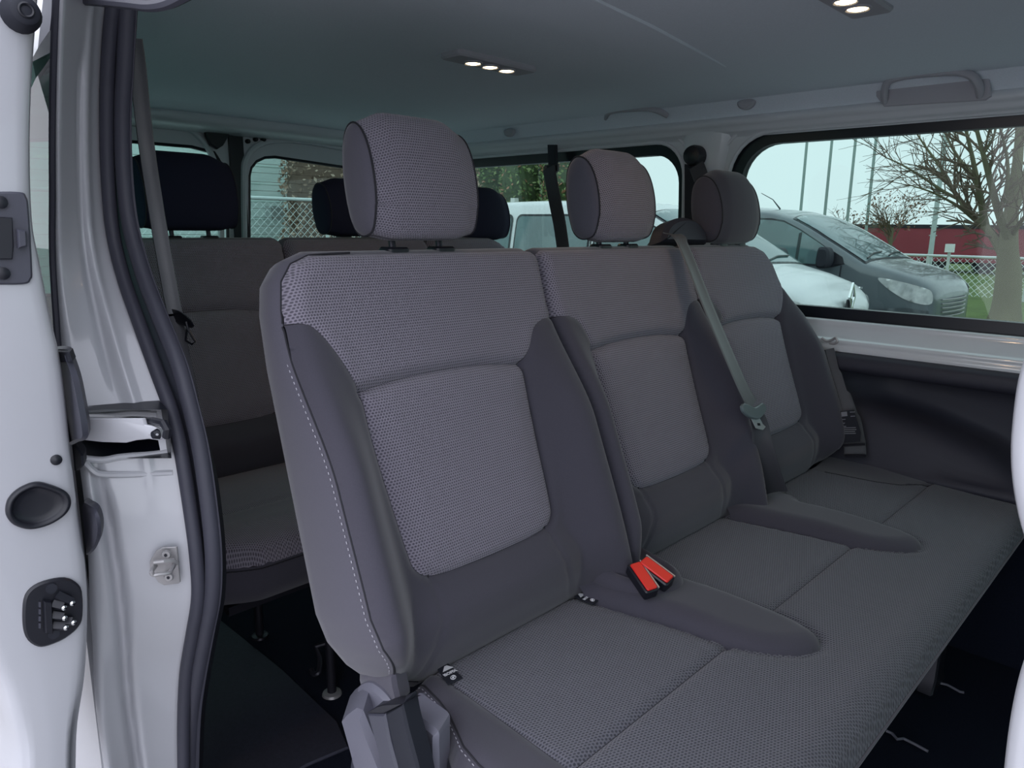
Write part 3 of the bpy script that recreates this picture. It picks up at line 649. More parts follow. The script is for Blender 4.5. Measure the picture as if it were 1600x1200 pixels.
    for P in (cl, cr): mb.tube(off(dens(P, .006, False), -.0012), .0014, 6)
    for P in (sl, sr): mb.tube(off(dens(P, .008, False), -.001), .0011, 5)
    mb.build('seam', SEAM, e)
    if outL:
        path = dens(np.array(left+[(a+.12, .592)]), .004, False)
        mb = MB(); mb.tube(off(path, -.0005), .0016, 6); mb.build('edge_piping', SEAM, e)
        P3 = off(path, -.006)+V(0, -1, 0)*.004; mb = MB()
        for i in range(3, 132 if len(path) > 140 else len(path)-8, 1):
            if i % 2: continue
            A, B = P3[i], P3[i+1]; A2 = A+(B-A)*.0; mb.tube([A2, A+(B-A)*.8], .00065, 5)
        mb.build('stitching', STITCH, e)
    return e
def head_restraint(parent, c, fx, z0, lean, w=.103, ht=.182, front=KNIT, side=SIDEF, posts=True, th=.10, pz=1.575):
    e = empty('head_restraint'); e.parent = parent; e.location = tuple(V(fx, c, z0)-wloc(parent)); k = ht/.182
    prof = [(-.030, .000), (-.010, .012), (.006, .045), (.012, .09), (.006, .135), (-.010, .166), (-.034, .180), (-.060, .176), (-.082, .150), (-.092, .10), (-.090, .05), (-.080, .012), (-.058, -.002)]
    prof = spline(prof, 4, True)*V(th/.10, k)
    cx = -.04*th/.1; fs = np.concatenate([np.linspace(-1, -.6, 12), np.linspace(-.5, .5, 11), np.linspace(.6, 1, 12)]); rows = []; uv = []
    L = np.concatenate([[0], np.cumsum(np.linalg.norm(np.diff(prof, axis=0), axis=1))])
    for f in fs:
        a = abs(f); kz = 1-.085*float(ss(.5, 1.0, a))-.015*float(ss(.9, 1, a)); kx = 1-.07*float(ss(.6, 1.0, a)); row = []
        for j, (x, z) in enumerate(prof):
            zz = z*kz+.006*float(ss(.6, 1, a))*(1 if z < .05 else 0); xx = cx+(x-cx)*kx-.010*a*a
            row.append((fx+xx-lean*zz, c+f*w, z0+zz)); uv.append((f*w, L[j]))
        rows.append(row)
    loft('face_cover', rows, front, e, closed=True, uv=uv)
    for sgn in (0, -1):
        base = np.array(rows[sgn]); ctr = base.mean(0); d = -1 if sgn == 0 else 1
        rr = [base, ctr+(base-ctr)*.97+V(0, d*.003, 0), ctr+(base-ctr)*.88+V(0, d*.007, 0), ctr+(base-ctr)*.6+V(0, d*.010, 0), ctr+(base-ctr)*.2+V(0, d*.011, 0)]
        loft('side_panel', rr if d > 0 else rr, side, e, closed=True, caps=True)
        mb = MB(); mb.tube(np.concatenate([base, base[:1]])+V(0, d*.0012, 0), .0016, 6, False); mb.build('seam', SEAM, e)
    if posts:
        for s in (-1, 1):
            mb = MB(); mb.tube([(fx-.055, c+s*.046, z0+.02), (fx-.055+.012, c+s*.046, pz-.02)], .0055, 10); mb.build('post', DSTEEL, e)
            mb = MB(); mb.prism([V(fx-.045+p[0], c+s*.046+p[1], pz+.001) for p in rrect(-.016, .016, -.02, .02, .008)], (0, 0, .012), .003); mb.build('post_guide', BLACK, e)
    return e

be = empty('bench_seat', 'three-place charcoal bench seat in front with red buckles and woven panels', 'bench seat', loc=(-.55, 1.2, .62))
BW = [(.7125, .470, .968, True, False), (1.214, .972, 1.461, False, False), (1.672, 1.466, 1.935, False, True)]
for c, a, b, l, r in BW: backrest(be, -.70, c, a, b, l, r, .0062)
head_restraint(be, .731, -.868, 1.600, .16, w=.097, th=.075); head_restraint(be, 1.240, -.868, 1.594, .16, w=.093, ht=.178, th=.082); head_restraint(be, 1.712, -.868, 1.586, .16, w=.094, ht=.175, front=BOLF, side=BOLF, th=.085)  # last one: darker cloth stands in for its backlit shade
# cushion
ZQ = 1.02
edge = [(-.76, .548), (-.70, .543), (-.66, .536), (-.63, .527), (-.60, .513), (-.575, .501), (-.54, .493), (-.50, .49), (-.30, .49)]
FXR = -.243
cushO = np.array([(FXR, .52), (FXR, 2.02), (-.76, 2.02)]+edge+[(FXR+.02-.03, .495)], float)
tong = np.array([(-.76, .885), (-.683, .887), (-.54, .920), (-.454, .932), (-.41, .95), (-.372, .982), (-.352, 1.02), (-.358, 1.048), (-.385, 1.064), (-.44, 1.068), (-.60, 1.05), (-.76, 1.04)], float)
tong = np.concatenate([tong[:1], spline(tong[1:-1], 4), tong[-1:]]); tong2 = tong+V(0, .498); TG = [tong, tong2]
farS = np.array([(-.76, 1.83), (-.666, 1.835), (-.55, 1.85), (-.50, 1.868), (-.46, 1.91), (-.43, 1.96), (-.40, 2.02), (-.76, 2.02)], float)
lb = np.array([(-.76, .586), (-.69, .583), (-.598, .579), (-.474, .572), (FXR, .562)], float)
seamx = lambda y: -.452
def cz(q):
    x, y = q[:, 0], q[:, 1]; z = np.full(len(q), ZQ)
    d = FXR-x; r = .045; k = np.clip(d, 0, r); z -= r-np.sqrt(np.maximum(r*r-(r-k)**2, 0))
    dl = dist(q, np.array(edge+[(-.22, .49)])); r = .035; k = np.clip(dl, 0, r); z -= (r-np.sqrt(np.maximum(r*r-(r-k)**2, 0)))
    z -= .06*ss(-.698, -.745, x)
    z -= .006*np.exp(-((x+.452)/.005)**2)*(y > .575)
    z -= .004*np.exp(-(dist(q, lb)/.005)**2)
    z -= .006*ss(-.45, -.30, x)
    z += .02*ss(1.86, 2.02, y)*ss(-.42, -.6, x)
    for t in TG: z -= .006*np.exp(-(dist(q, t)/.008)**2)
    return z
def cfn(q): q = np.asarray(q, float); return np.stack([q[:, 0], q[:, 1], cz(q)], 1)
ce = empty('seat_cushion'); ce.parent = be; ce.location = tuple(V(-.5, 1.2, .9)-wloc(be))
patch('left_bolster', np.concatenate([lb[::-1], np.array(edge), [(FXR-.01, .495), (FXR, .51)]]), cfn, .007, BOLF, ce)
ap = np.array([(-.452, lb[3][1]-.003), (FXR, .562), (FXR, 2.02), (-.40, 2.02), (-.43, 1.96), (-.452, 1.92)])
patch('front_panel', ap, cfn, .008, KNIT_C, ce)
insP = np.array([(-.76, .586), (-.69, .583), (-.598, .579), (-.474, .572), (-.452, .5705), (-.452, 1.92), (-.46, 1.91), (-.50, 1.868), (-.55, 1.85), (-.666, 1.835), (-.76, 1.83)])
patch('seat_panel', insP, cfn, .008, KNIT_C, ce)
patch('far_bolster', farS[::-1] if False else farS, cfn, .01, BOLF, ce)
mb = MB(); mb.tube(cfn([(-.452, y) for y in np.arange(.572, 1.92, .01)])+V(0, 0, -.001), .0016, 6); mb.tube(cfn(dens(lb[:4], .01, False))+V(0, 0, -.001), .0014, 6); mb.tube(cfn(dens(farS[1:7], .01, False)), .0014, 6); mb.build('seam', SEAM, ce)
for k, t in enumerate(TG):
    def tf(q, t=t):
        q = np.asarray(q, float); d = dist(q, t[1:-1]); r = .034; kk = np.clip(d, 0, r); up = np.sqrt(np.maximum(r*r-(r-kk)**2, 0))*.95
        return np.stack([q[:, 0], q[:, 1], 1.012+up-.012*ss(-.55, -.36, q[:, 0])], 1)
    patch('seat_divider', t, tf, .006, BOLF, ce)
# fascia below the cushion
sec = [(0, 0, ZQ-.045), (.002, .002, ZQ-.052), (-.004, 0, ZQ-.06), (-.022, .006, ZQ-.10), (-.05, .01, ZQ-.15), (-.08, .03, ZQ-.16)]
lo = np.array([(-.76, .545), (-.70, .540), (-.63, .527), (-.575, .501), (-.54, .493), (-.50, .49), (-.30, .49), (-.26, .50), (FXR, .53), (FXR, 1.0), (FXR, 1.5), (FXR, 2.0)])
lo = dens(lo, .02, False); rows = []
for ds, dn, z in sec:
    d = np.gradient(lo, axis=0); nrm = np.stack([d[:, 1], -d[:, 0]], 1); nrm /= np.linalg.norm(nrm, axis=1)[:, None]
    nrm[lo[:, 1] > .55] = (1, 0); p2 = lo+nrm*ds
    z0 = cz(lo) if z == ZQ-.045 else np.full(len(lo), z)
    rows.append(np.stack([p2[:, 0], p2[:, 1], np.minimum(z0, z+.012) if z != ZQ-.045 else z0], 1))
loft('cushion_fascia', rows[::-1], mat('underside_cloth', (.022, .023, .034, 1), .95), ce)  # one even dark cloth for the whole fascia
mb = MB(); mb.tube([(FXR+.002, y, ZQ-.052) for y in np.linspace(.55, 2.0, 20)], .002, 6); mb.build('edge_piping', SIDEF, ce)
mb = MB(); P3 = cfn(dens(np.array([(p[0]+.004, p[1]+.010) for p in edge]), .0045, False))+V(0, 0, .0006)
for i in range(4, len(P3)-2, 2): mb.tube([P3[i], P3[i]*.2+P3[i+1]*.8], .00065, 5)
mb.build('stitching', STITCH, ce)
mb = MB(); mb.tube(cfn(dens(np.array([(p[0]+.004, p[1]+.014) for p in edge]), .01, False))+V(0, 0, .0), .0013, 6); mb.build('seam', SEAM, ce)
mb = MB(); mb.box((-.74, .56, .85), (-.30, 1.98, .875)); mb.build('cushion_pan', DSTEEL, be, False)
for y in (.80, 1.75):
    for x in (-.35, -.68):
        mb = MB(); mb.prism([V(x-.02, y+p[0], p[1]) for p in [(-.05, .61), (.05, .61), (.03, .64), (.022, .85), (-.022, .85), (-.03, .64)]], (.035, 0, 0), .004); mb.build('leg', DSTEEL, be)
# small child-seat anchor tags
def isofix(pts, lab):
    A, B, C_, D = [V(*p) for p in pts]; # A,B,C,D quad
    nrm = V(0, 0, 1); mb = MB(); mb.prism([A, B, C_, D], (0, 0, .0018), .0004); t = mb.build('anchor_tag', BLACKM, ce); tag(t, lab)
    r = _n(B-A); u = _n(D-A); wd = np.linalg.norm(B-A); hh = np.linalg.norm(D-A); c0 = A+V(0, 0, .0022)
    q = lambda a, b: c0+r*wd*a+u*hh*b
    text('tag_lettering', 'ISOFIX', wd*.29, q(.5, .50), r, u, WHITE, t, .0002, .00025)
    m2 = MB(); m2.prism([q(.14, .70), q(.42, .95), q(.58, .95), q(.86, .70)], (0, 0, .0004)); m2.build('tag_symbol', WHITE, t, False)
    cc = q(.5, .20); rr = wd*.16; m2 = MB(); m2.tube([cc+r*rr*math.cos(a)+u*rr*math.sin(a) for a in np.linspace(0, 6.2832, 24)], .0006, 5, False)
    m2.tube([cc-r*rr*.5, cc-u*rr*.35, cc+r*rr*.5+u*rr*.3], .0008, 5); m2.tube([cc-r*rr*.3+u*rr*.4, cc+r*rr*.3+u*rr*.1], .0007, 5); m2.build('tag_emblem', WHITE, t, False)
zz = 1.0215
def tq_(*p): return [tuple(uz(a, b, zz)) for a, b in p]
isofix(tq_((700, 1071), (723, 1060), (700, 1038), (684, 1047)), 'black anchor tag with white lettering on the near seat edge')
isofix(tq_((926, 946), (937, 938), (908, 928), (897, 933)), 'black anchor tag with white lettering beside the seat divider')
# buckle pod
pod = spline([(-.715, .93), (-.665, .912), (-.60, .935), (-.575, .965), (-.572, 1.005), (-.60, 1.035), (-.66, 1.045), (-.715, 1.04)], 4, True)
pc = pod.mean(0); rows = []
for f, z in ((1.03, 1.03), (1.0, 1.048), (.92, 1.058), (.8, 1.062), (.72, 1.058), (.60, 1.052), (.2, 1.050)): rows.append([(pc[0]+(p[0]-pc[0])*f, pc[1]+(p[1]-pc[1])*f, z-.10*(p[0]-pc[0])) for p in pod])
loft('buckle_pod', rows, BOLF, ce, closed=True, caps=True)
def buckle(c, ang, lab):
    e = empty('seat_belt_buckle', lab, 'seat belt buckle', 'red seat belt buckles between the front bench places', loc=tuple(c))
    ca, sa = math.cos(ang), math.sin(ang); r = V(ca, sa, 0); u = _n(V(-sa*.9, ca*.9, 0)); up = _n(V(.35, -.25, .9)); l = _n(r-up*(r@up)); m_ = np.cross(up, l)
    q = lambda a, b, z: V(*c)+l*a+m_*b+up*z
    mb = MB(); mb.prism([q(p[0], p[1], -.016) for p in rrect(-.03, .03, -.0125, .0125, .004, 3)], up*.020, .002); mb.build('buckle_body', BLACK, e)
    mb = MB(); mb.prism([q(p[0], p[1], .004) for p in rrect(-.026, .028, -.0095, .0095, .003, 3)], up*.004, .0012); mb.build('release_button', RED, e)
    mb = MB(); mb.prism([q(p[0], p[1], .0042) for p in [(-.028, .0100), (.029, .0100), (.029, .0122), (-.028, .0122)]], up*.003); mb.build('buckle_slot', STEEL, e, False)
buckle(uz(1004, 903, 1.072), math.radians(-22)+.35*0, 'red seat belt buckle nearer the camera, lying flatter in its pod')
buckle(uz(1024, 893, 1.078), math.radians(-2), 'red seat belt buckle standing behind the other in the same pod')

# recliner bracket, covers and the tilt lever on the near end
rc = empty('recliner_cover'); rc.parent = be; rc.location = tuple(uy(600, 1140, .46)-wloc(be)); tag(rc, 'grey plastic bracket covers at the near end of the bench')
def cov(nm, pts, y, d, m, bev=.006, par=rc):
    mb = MB(); mb.prism([uy(px, py, y) for px, py in pts], d, bev); return mb.build(nm, m, par)
cov('rear_cover', spline([(556, 1086), (562, 1074), (580, 1072), (603, 1092), (612, 1112), (590, 1118), (575, 1112), (562, 1116)], 3, True), .492, (-.03, .05, 0), GREYP, .006)
cov('hinge_shell', [(532, 1134), (540, 1124), (556, 1112), (566, 1116), (580, 1150), (602, 1204), (612, 1240), (560, 1240), (545, 1180)], .462, (-.05, .05, 0), GREYP, .008)
cov('side_cover', spline([(634, 1112), (650, 1122), (672, 1138), (682, 1148), (683, 1165), (681, 1240), (655, 1240), (650, 1190), (642, 1150)], 2, True), .480, (-.02, .04, 0), GREYP, .006)
cov('bracket_plate', [(560, 1104), (600, 1100), (640, 1124), (690, 1170), (690, 1260), (540, 1260)], .535, (-.02, .02, 0), DGREYP, .003)
tl = cov('tilt_lever', [(573, 1116), (600, 1117), (608, 1160), (632, 1245), (606, 1245), (588, 1170)], .440, (-.004, .03, .003), DGREYP, .003)
cov('lever_side', [(600, 1116), (628, 1101), (637, 1140), (652, 1195), (662, 1245), (630, 1245), (611, 1160)], .442, (-.01, .03, 0), BLACKM, .003)
cov('lever_lip', [(573, 1114), (588, 1104), (598, 1101), (628, 1100), (600, 1115)], .441, (-.002, .03, -.004), BLACK, .001)
# belt guide seam stub under the backrest
cov('skirt', spline([(562, 1050), (590, 1055), (612, 1052), (618, 1075), (622, 1100), (606, 1106), (592, 1092), (562, 1075)], 3, True), .500, (-.01, .03, 0), SIDEF, .005)

# ------------------------------------------------------------------ the rear bench (third row)
re_ = empty('bench_seat', 'dark rear bench seat at the back, half hidden behind the front bench', 'bench seat', loc=(-1.5, 1.25, .62))
for c, a, b, l, r in [(.77, .53, 1.018, True, False), (1.27, 1.022, 1.518, False, False), (1.74, 1.522, 1.95, False, True)]: backrest(re_, -1.67, c, a, b, l, r, .014)
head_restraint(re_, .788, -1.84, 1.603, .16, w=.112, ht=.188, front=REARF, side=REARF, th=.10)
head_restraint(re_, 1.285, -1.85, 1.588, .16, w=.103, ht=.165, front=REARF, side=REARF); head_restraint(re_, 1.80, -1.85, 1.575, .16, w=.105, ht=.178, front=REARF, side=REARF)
rF = -1.245
def rz(q):
    x, y = q[:, 0], q[:, 1]; xf = rF-.05*ss(.62, .50, y); z = np.full(len(q), 1.02); r = .04; k = np.clip(xf-x, 0, r); z -= (r-np.sqrt(np.maximum(r*r-(r-k)**2, 0)))*1.12
    z -= .006*np.exp(-((x+1.45)/.006)**2); return z+.01*np.exp(-((x+1.34)/.05)**2)
rfn = lambda q: np.stack([np.asarray(q)[:, 0], np.asarray(q)[:, 1], rz(np.asarray(q, float))], 1)
front = [(rF-.05*float(ss(.62, .50, y))-.0002, float(y)) for y in (.51, .525, .54, .555, .57, .585, .60, .61, .63, .75, 1.9)]
rc2 = empty('seat_cushion'); rc2.parent = re_; rc2.location = tuple(V(-1.45, 1.2, .9)-wloc(re_))
patch('seat_panel', np.array(front+[(-1.70, 1.9), (-1.70, .51)]), rfn, .012, KNIT, rc2)
fr = dens(np.array(front), .02, False); rows = []
for dx, z in ((0, None), (.0, .972), (-.001, .955), (-.004, .93), (-.015, .902), (-.04, .892), (-.08, .89)):
    rows.append([(p[0]+dx, p[1], (float(rz(np.array([p]))[0]) if z is None else z)) for p in fr])
loft('cushion_fascia', rows[::-1], BOLF, rc2)
mb = MB(); P3 = [(p[0]+.001, p[1], .974) for p in dens(np.array(front), .0055, False)]
for i in range(0, 100, 2): mb.tube([P3[i], P3[i+1]], .001, 5)
mb.build('stitching', STITCH, rc2); mb = MB(); mb.tube([(p[0]+.001, p[1], .9745) for p in front], .0016, 6); mb.tube([(rF-.003, .69, .965), (rF-.006, .688, .93), (rF-.02, .685, .90)], .0012, 5); mb.build('seam', SEAM, rc2)
mb = MB(); mb.box((-1.68, .56, .87), (-1.30, 1.88, .888)); mb.build('cushion_pan', DSTEEL, re_, False)
for y in (.772, 1.70):
    for x in (-1.29, -1.62):
        mb = MB(); mb.tube([(x, y, .60), (x, y, .885)], .010, 12); lg = mb.build('leg', DSTEEL, re_)
        mb = MB(); mb.tube([(x, y, .601), (x, y, .606), (x, y, .609)], [.022, .02, .008], 16); mb.build('foot_bolt', STEEL if x > -1.4 else DSTEEL, lg)
mb = MB(); mb.tube(spline([uz(494, 1008, .68)+V(0, 0, 0), uz(500, 1030, .66), uz(498, 1050, .645), uz(490, 1053, .64), uz(486, 1046, .645)], 4), .006, 8); mb.tube([uz(494, 1010, .68), uz(520, 1002, .69)], .005, 8); mb.build('floor_latch_hook', DSTEEL, re_)

# ------------------------------------------------------------------ belts
def onback(px, py, off): return upl(px, py, V(-.70, 0, 1.02)+NN*off, NN)
b1 = empty('seat_belt', 'grey seat belt falling across the front bench from the top of the middle backrest', 'seat belt', loc=tuple(onback(1120, 500, .06)))
path = [onback(px, py, o) for px, py, o in [(1050, 366, -.02), (1060, 372, .015), (1072, 395, .03), (1090, 440, .045), (1110, 490, .06), (1140, 560, .075), (1160, 605, .082), (1176, 634, .085)]]
ribbon('webbing', spline(path, 6), .043, YY, .0016, WEBL, b1, curl=.002)
path = [onback(px, py, o) for px, py, o in [(1176, 640, .086), (1186, 665, .085), (1190, 690, .082), (1197, 715, .078), (1204, 740, .07), (1214, 768, .06)]]
wd = [V(.2, 1, 0)]*1; sp_ = spline(path, 6); m = len(sp_); wds = [_n(V(.1+.9*math.sin(i/m*2.2), 1-.5*i/m, .0)) for i in range(m)]
ribbon('webbing', sp_, np.linspace(.040, .046, m), wds, .0016, WEB, b1, curl=.004)
ton = MB(); ton.prism([onback(px, py, .092) for px, py in spline([(1155, 636), (1158, 631), (1166, 633), (1176, 637), (1187, 630), (1192, 636), (1192, 643), (1186, 652), (1178, 656), (1166, 652), (1158, 645)], 3, True)], NN*.008, .002); tq = ton.build('tongue_grip', TEALP, b1)
ton = MB(); ton.prism([onback(px, py, .093) for px, py in [(1172, 652), (1184, 650), (1190, 662), (1195, 667), (1191, 672), (1185, 671), (1180, 669)]], NN*.0025, .0006); ton.build('tongue_blade', mat('bright_tongue_steel', (.42, .47, .47, 1), .3, .6, metal=.2), b1)
ton = MB(); ton.prism([onback(px, py, .0957) for px, py in [(1183, 661), (1187, 661), (1188, 665), (1184, 665)]], NN*.0006); ton.build('tongue_slot', FRIT, b1)
# retractor exit on top of the backrest
rt = MB(); rt.prism([onback(px, py, -.085) for px, py in spline([(1008, 386), (1014, 364), (1026, 352), (1045, 348), (1064, 354), (1076, 370), (1080, 388)], 3)], NN*.05, .01); ret = rt.build('belt_retractor_cover', PLAST); tag(ret, 'brown-black belt retractor cover on top of the middle backrest', 'cover')
# outboard belt beside the far seat
b2 = empty('seat_belt', 'black seat belt with printed label beside the far seat, against the side lining', 'seat belt', loc=(-.68, 1.95, 1.05))
path = [uy(px, py, y) for px, py, y in [(1296, 545, 1.93), (1306, 585, 1.932), (1316, 618, 1.93), (1328, 655, 1.925), (1335, 690, 1.92), (1336, 714, 1.915)]]
ribbon('webbing', spline(path, 6), [.022]*6+[.03]*6+[.042]*6+[.05]*6+[.052]*7, V(.95, .3, 0), .0015, WEB, b2, curl=.001)
mb = MB(); P = [uy(px, py, 1.9) for px, py in [(1313, 643), (1334, 640), (1345, 676), (1344, 690), (1318, 692)]]; mb.prism(P, (0, .0012, 0), .0003); lb_ = mb.build('belt_label', BLACKM, b2); tag(lb_, 'black printed label sewn on the belt')
P = [uy(px, py, 1.898) for px, py in [(1314, 644), (1323, 643), (1324, 650), (1315, 651)]]; mb = MB(); mb.prism(P, (0, .0008, 0)); mb.build('label_print', mat('faded_print', (.25, .25, .28, 1), .7), lb_, False)
mb = MB()
for k, (x0, x1, y_) in enumerate([(1316, 1321, 655), (1316, 1320, 661), (1328, 1336, 643.5), (1329, 1336, 650), (1318, 1322, 666), (1317, 1338, 671), (1317, 1336, 674), (1319, 1337, 677), (1319, 1337, 668)]):
    mb.prism([uy(x0, y_, 1.898), uy(x1, y_-.4, 1.898), uy(x1, y_+.7, 1.898), uy(x0, y_+1.1, 1.898)], (0, .0006, 0))
mb.build('label_print', bpy.data.materials['faded_print'], lb_, False)
mb = MB(); mb.tube([uy(1317, 696, 1.90), uy(1352, 694, 1.90)], .003, 6); mb.tube([uy(1320, 712, 1.90), uy(1352, 712, 1.90)], .004, 6); mb.build('anchor_bar', DSTEEL, b2)
mb = MB(); mb.tube(spline([uy(px, py, 1.90) for px, py in [(1284, 528), (1292, 533), (1300, 531), (1306, 528), (1308, 534), (1303, 537), (1296, 536)]], 4), .0035, 8); mb.build('tongue_blade', STEEL, b2)
# upper anchor with webbing on the far C pillar
b3 = empty('seat_belt', 'black belt and round anchor on the far pillar above the far head restraint', 'seat belt', loc=(-1.19, 1.96, 1.7))
c = uy(1083, 243, 1.97); mb = MB(); mb.tube([c+V(0, .04, 0), c, c+V(0, -.012, 0), c+V(0, -.016, 0)], [.03, .03, .026, .015], 20); mb.build('belt_anchor', BLACK, b3)
ribbon('webbing', spline([uy(px, py, y) for px, py, y in [(1088, 258, 1.95), (1098, 285, 1.93), (1108, 310, 1.91), (1122, 350, 1.88)]], 6), .045, V(.8, .2, .5), .002, WEB, b3)
mb = MB(); mb.prism([uy(px, py, 1.985) for px, py in [(1068, 256), (1084, 262), (1094, 300), (1094, 390), (1068, 390)]], (0, .03, 0), .006); mb.build('pillar_belt_guide', BLACKM, b3)
# rear-row belt hanging over the far rear window
b4 = empty('seat_belt', 'black belt hanging in front of the far rear side window', 'seat belt', loc=(-1.72, 1.95, 1.6))
ribbon('webbing', spline([uy(px, py, y) for px, py, y in [(857, 262, 1.955), (866, 310, 1.95), (874, 350, 1.945), (880, 392, 1.94)]], 6), .055, V(1, 0, 0), .002, WEB, b4)
mb = MB(); mb.prism([uy(px, py, 1.965) for px, py in [(850, 258), (871, 256), (871, 266), (865, 272), (856, 270), (850, 264)]], (0, .012, 0), .002); mb.tube([uy(852, 262, 1.96), uy(852, 262, 1.955)], .006, 10); mb.build('belt_anchor', BLACK, b4)
mb = MB(); mb.prism([uy(px, py, 1.972) for px, py in [(855, 226), (868, 226), (869, 258), (856, 258)]], (0, .012, 0), .002); mb.build('anchor_strap', BLACKM, b4)
# near belt beside the door pillar
b5 = empty('seat_belt', 'dark seat belt hanging inside the near door pillar with round guide and hook', 'seat belt', loc=(-1.1, .42, 1.2))
nb_ = [(209, 60, .405), (216, 110, .41), (222, 170, .415), (232, 250, .42), (246, 340, .42), (258, 410, .42), (273, 490, .42)]
ribbon('webbing', spline([uy(*p) for p in nb_], 6), .021, V(.36, .93, 0), .003, WEBL, b5, curl=.002)
ribbon('webbing', spline([uy(*p) for p in [(273, 494, .42), (284, 550, .418), (295, 600, .415), (302, 650, .41)]], 6), .020, V(.36, .93, 0), .003, WEB, b5, curl=.002)
gp = [uy(px, py, .418) for px, py in spline([(249, 488), (256, 482), (275, 483), (290, 492), (298, 500), (294, 507), (280, 503), (258, 496)], 5, True)]
mb = MB(); gc = np.mean(gp, axis=0); mb.prism(gp, (0, .004, -.006), .0015); mb.build('belt_guide', BLACK, b5)
mb = MB(); mb.tube([uy(px, py, .416) for px, py in [(291, 503), (294, 515), (305, 534), (300, 538), (290, 532), (292, 515)]], .0016, 6); mb.build('belt_hook', BLACK, b5)
# grab handles and coat hooks on the headliner cheek
def cheek(px, py, off=0.0): p = uy(px, py, 1.972); return p+V(0, -off, 0)
gh = empty('grab_handle', 'moulded grab handle above the large far window', 'grab handle', loc=tuple(cheek(1455, 140)))
hp = [cheek(px, py, o) for px, py, o in [(1381, 158, -.01), (1385, 142, .012), (1395, 128, .022), (1420, 121, .026), (1460, 117, .028), (1500, 115, .026), (1522, 121, .022), (1531, 134, .012), (1530, 148, -.01)]]
mb = MB(); mb.tube(spline(hp, 6), .0085, 12, sq=1.3); mb.build('handle_grip', HEADD, gh)
mb = MB(); mb.prism([cheek(px, py, -.004) for px, py in [(1368, 124), (1430, 112), (1530, 106), (1545, 120), (1548, 150), (1538, 156), (1380, 166), (1368, 150)]], (0, .012, 0), .002); mb.build('handle_recess', HEADD, gh)
g2 = empty('grab_handle', 'folded grab handle above the far rear side window', 'grab handle', loc=tuple(cheek(990, 182)))
mb = MB(); mb.tube(spline([cheek(px, py, o) for px, py, o in [(945, 184, -.005), (958, 177, .022), (975, 174, .032), (1000, 172, .034), (1028, 172, .030), (1042, 180, -.005)]], 6), .007, 10, sq=1.3); mb.build('handle_grip', HEADD, g2)
for (px, py), lab in (((798, 205), 'small round coat hook above the far rear window'), ((1168, 160), 'small round coat hook above the far pillar')):
    c = cheek(px, py, -.004); e = empty('coat_hook', lab, 'coat hook', loc=tuple(c))
    mb = MB(); P = [c+V(.026*math.cos(t), 0, .020*math.sin(t) if math.sin(t) < 0 else .008*math.sin(t)) for t in np.linspace(0, 6.2832, 25)[:-1]]; mb.prism(P, (0, -.018, 0), .005); mb.build('hook_body', HEADD, e)

# seat rails and floor anchors in front of the bench
for pts, lab in (([(1463, 1066), (1480, 1070), (1500, 1081), (1506, 1082)], 'thin worn metal floor rail edge in the dark footwell, farther from the camera'), ([(1385, 1142), (1394, 1146), (1402, 1155), (1412, 1154), (1430, 1163), (1450, 1174)], 'bent metal floor anchor in the dark footwell, nearer the camera')):
    mb = MB(); P = [uz(px, py, ZF+.006) for px, py in pts]; mb.tube(P, .0028, 8); o = mb.build('floor_anchor', GREYP); tag(o, lab, 'floor anchor')

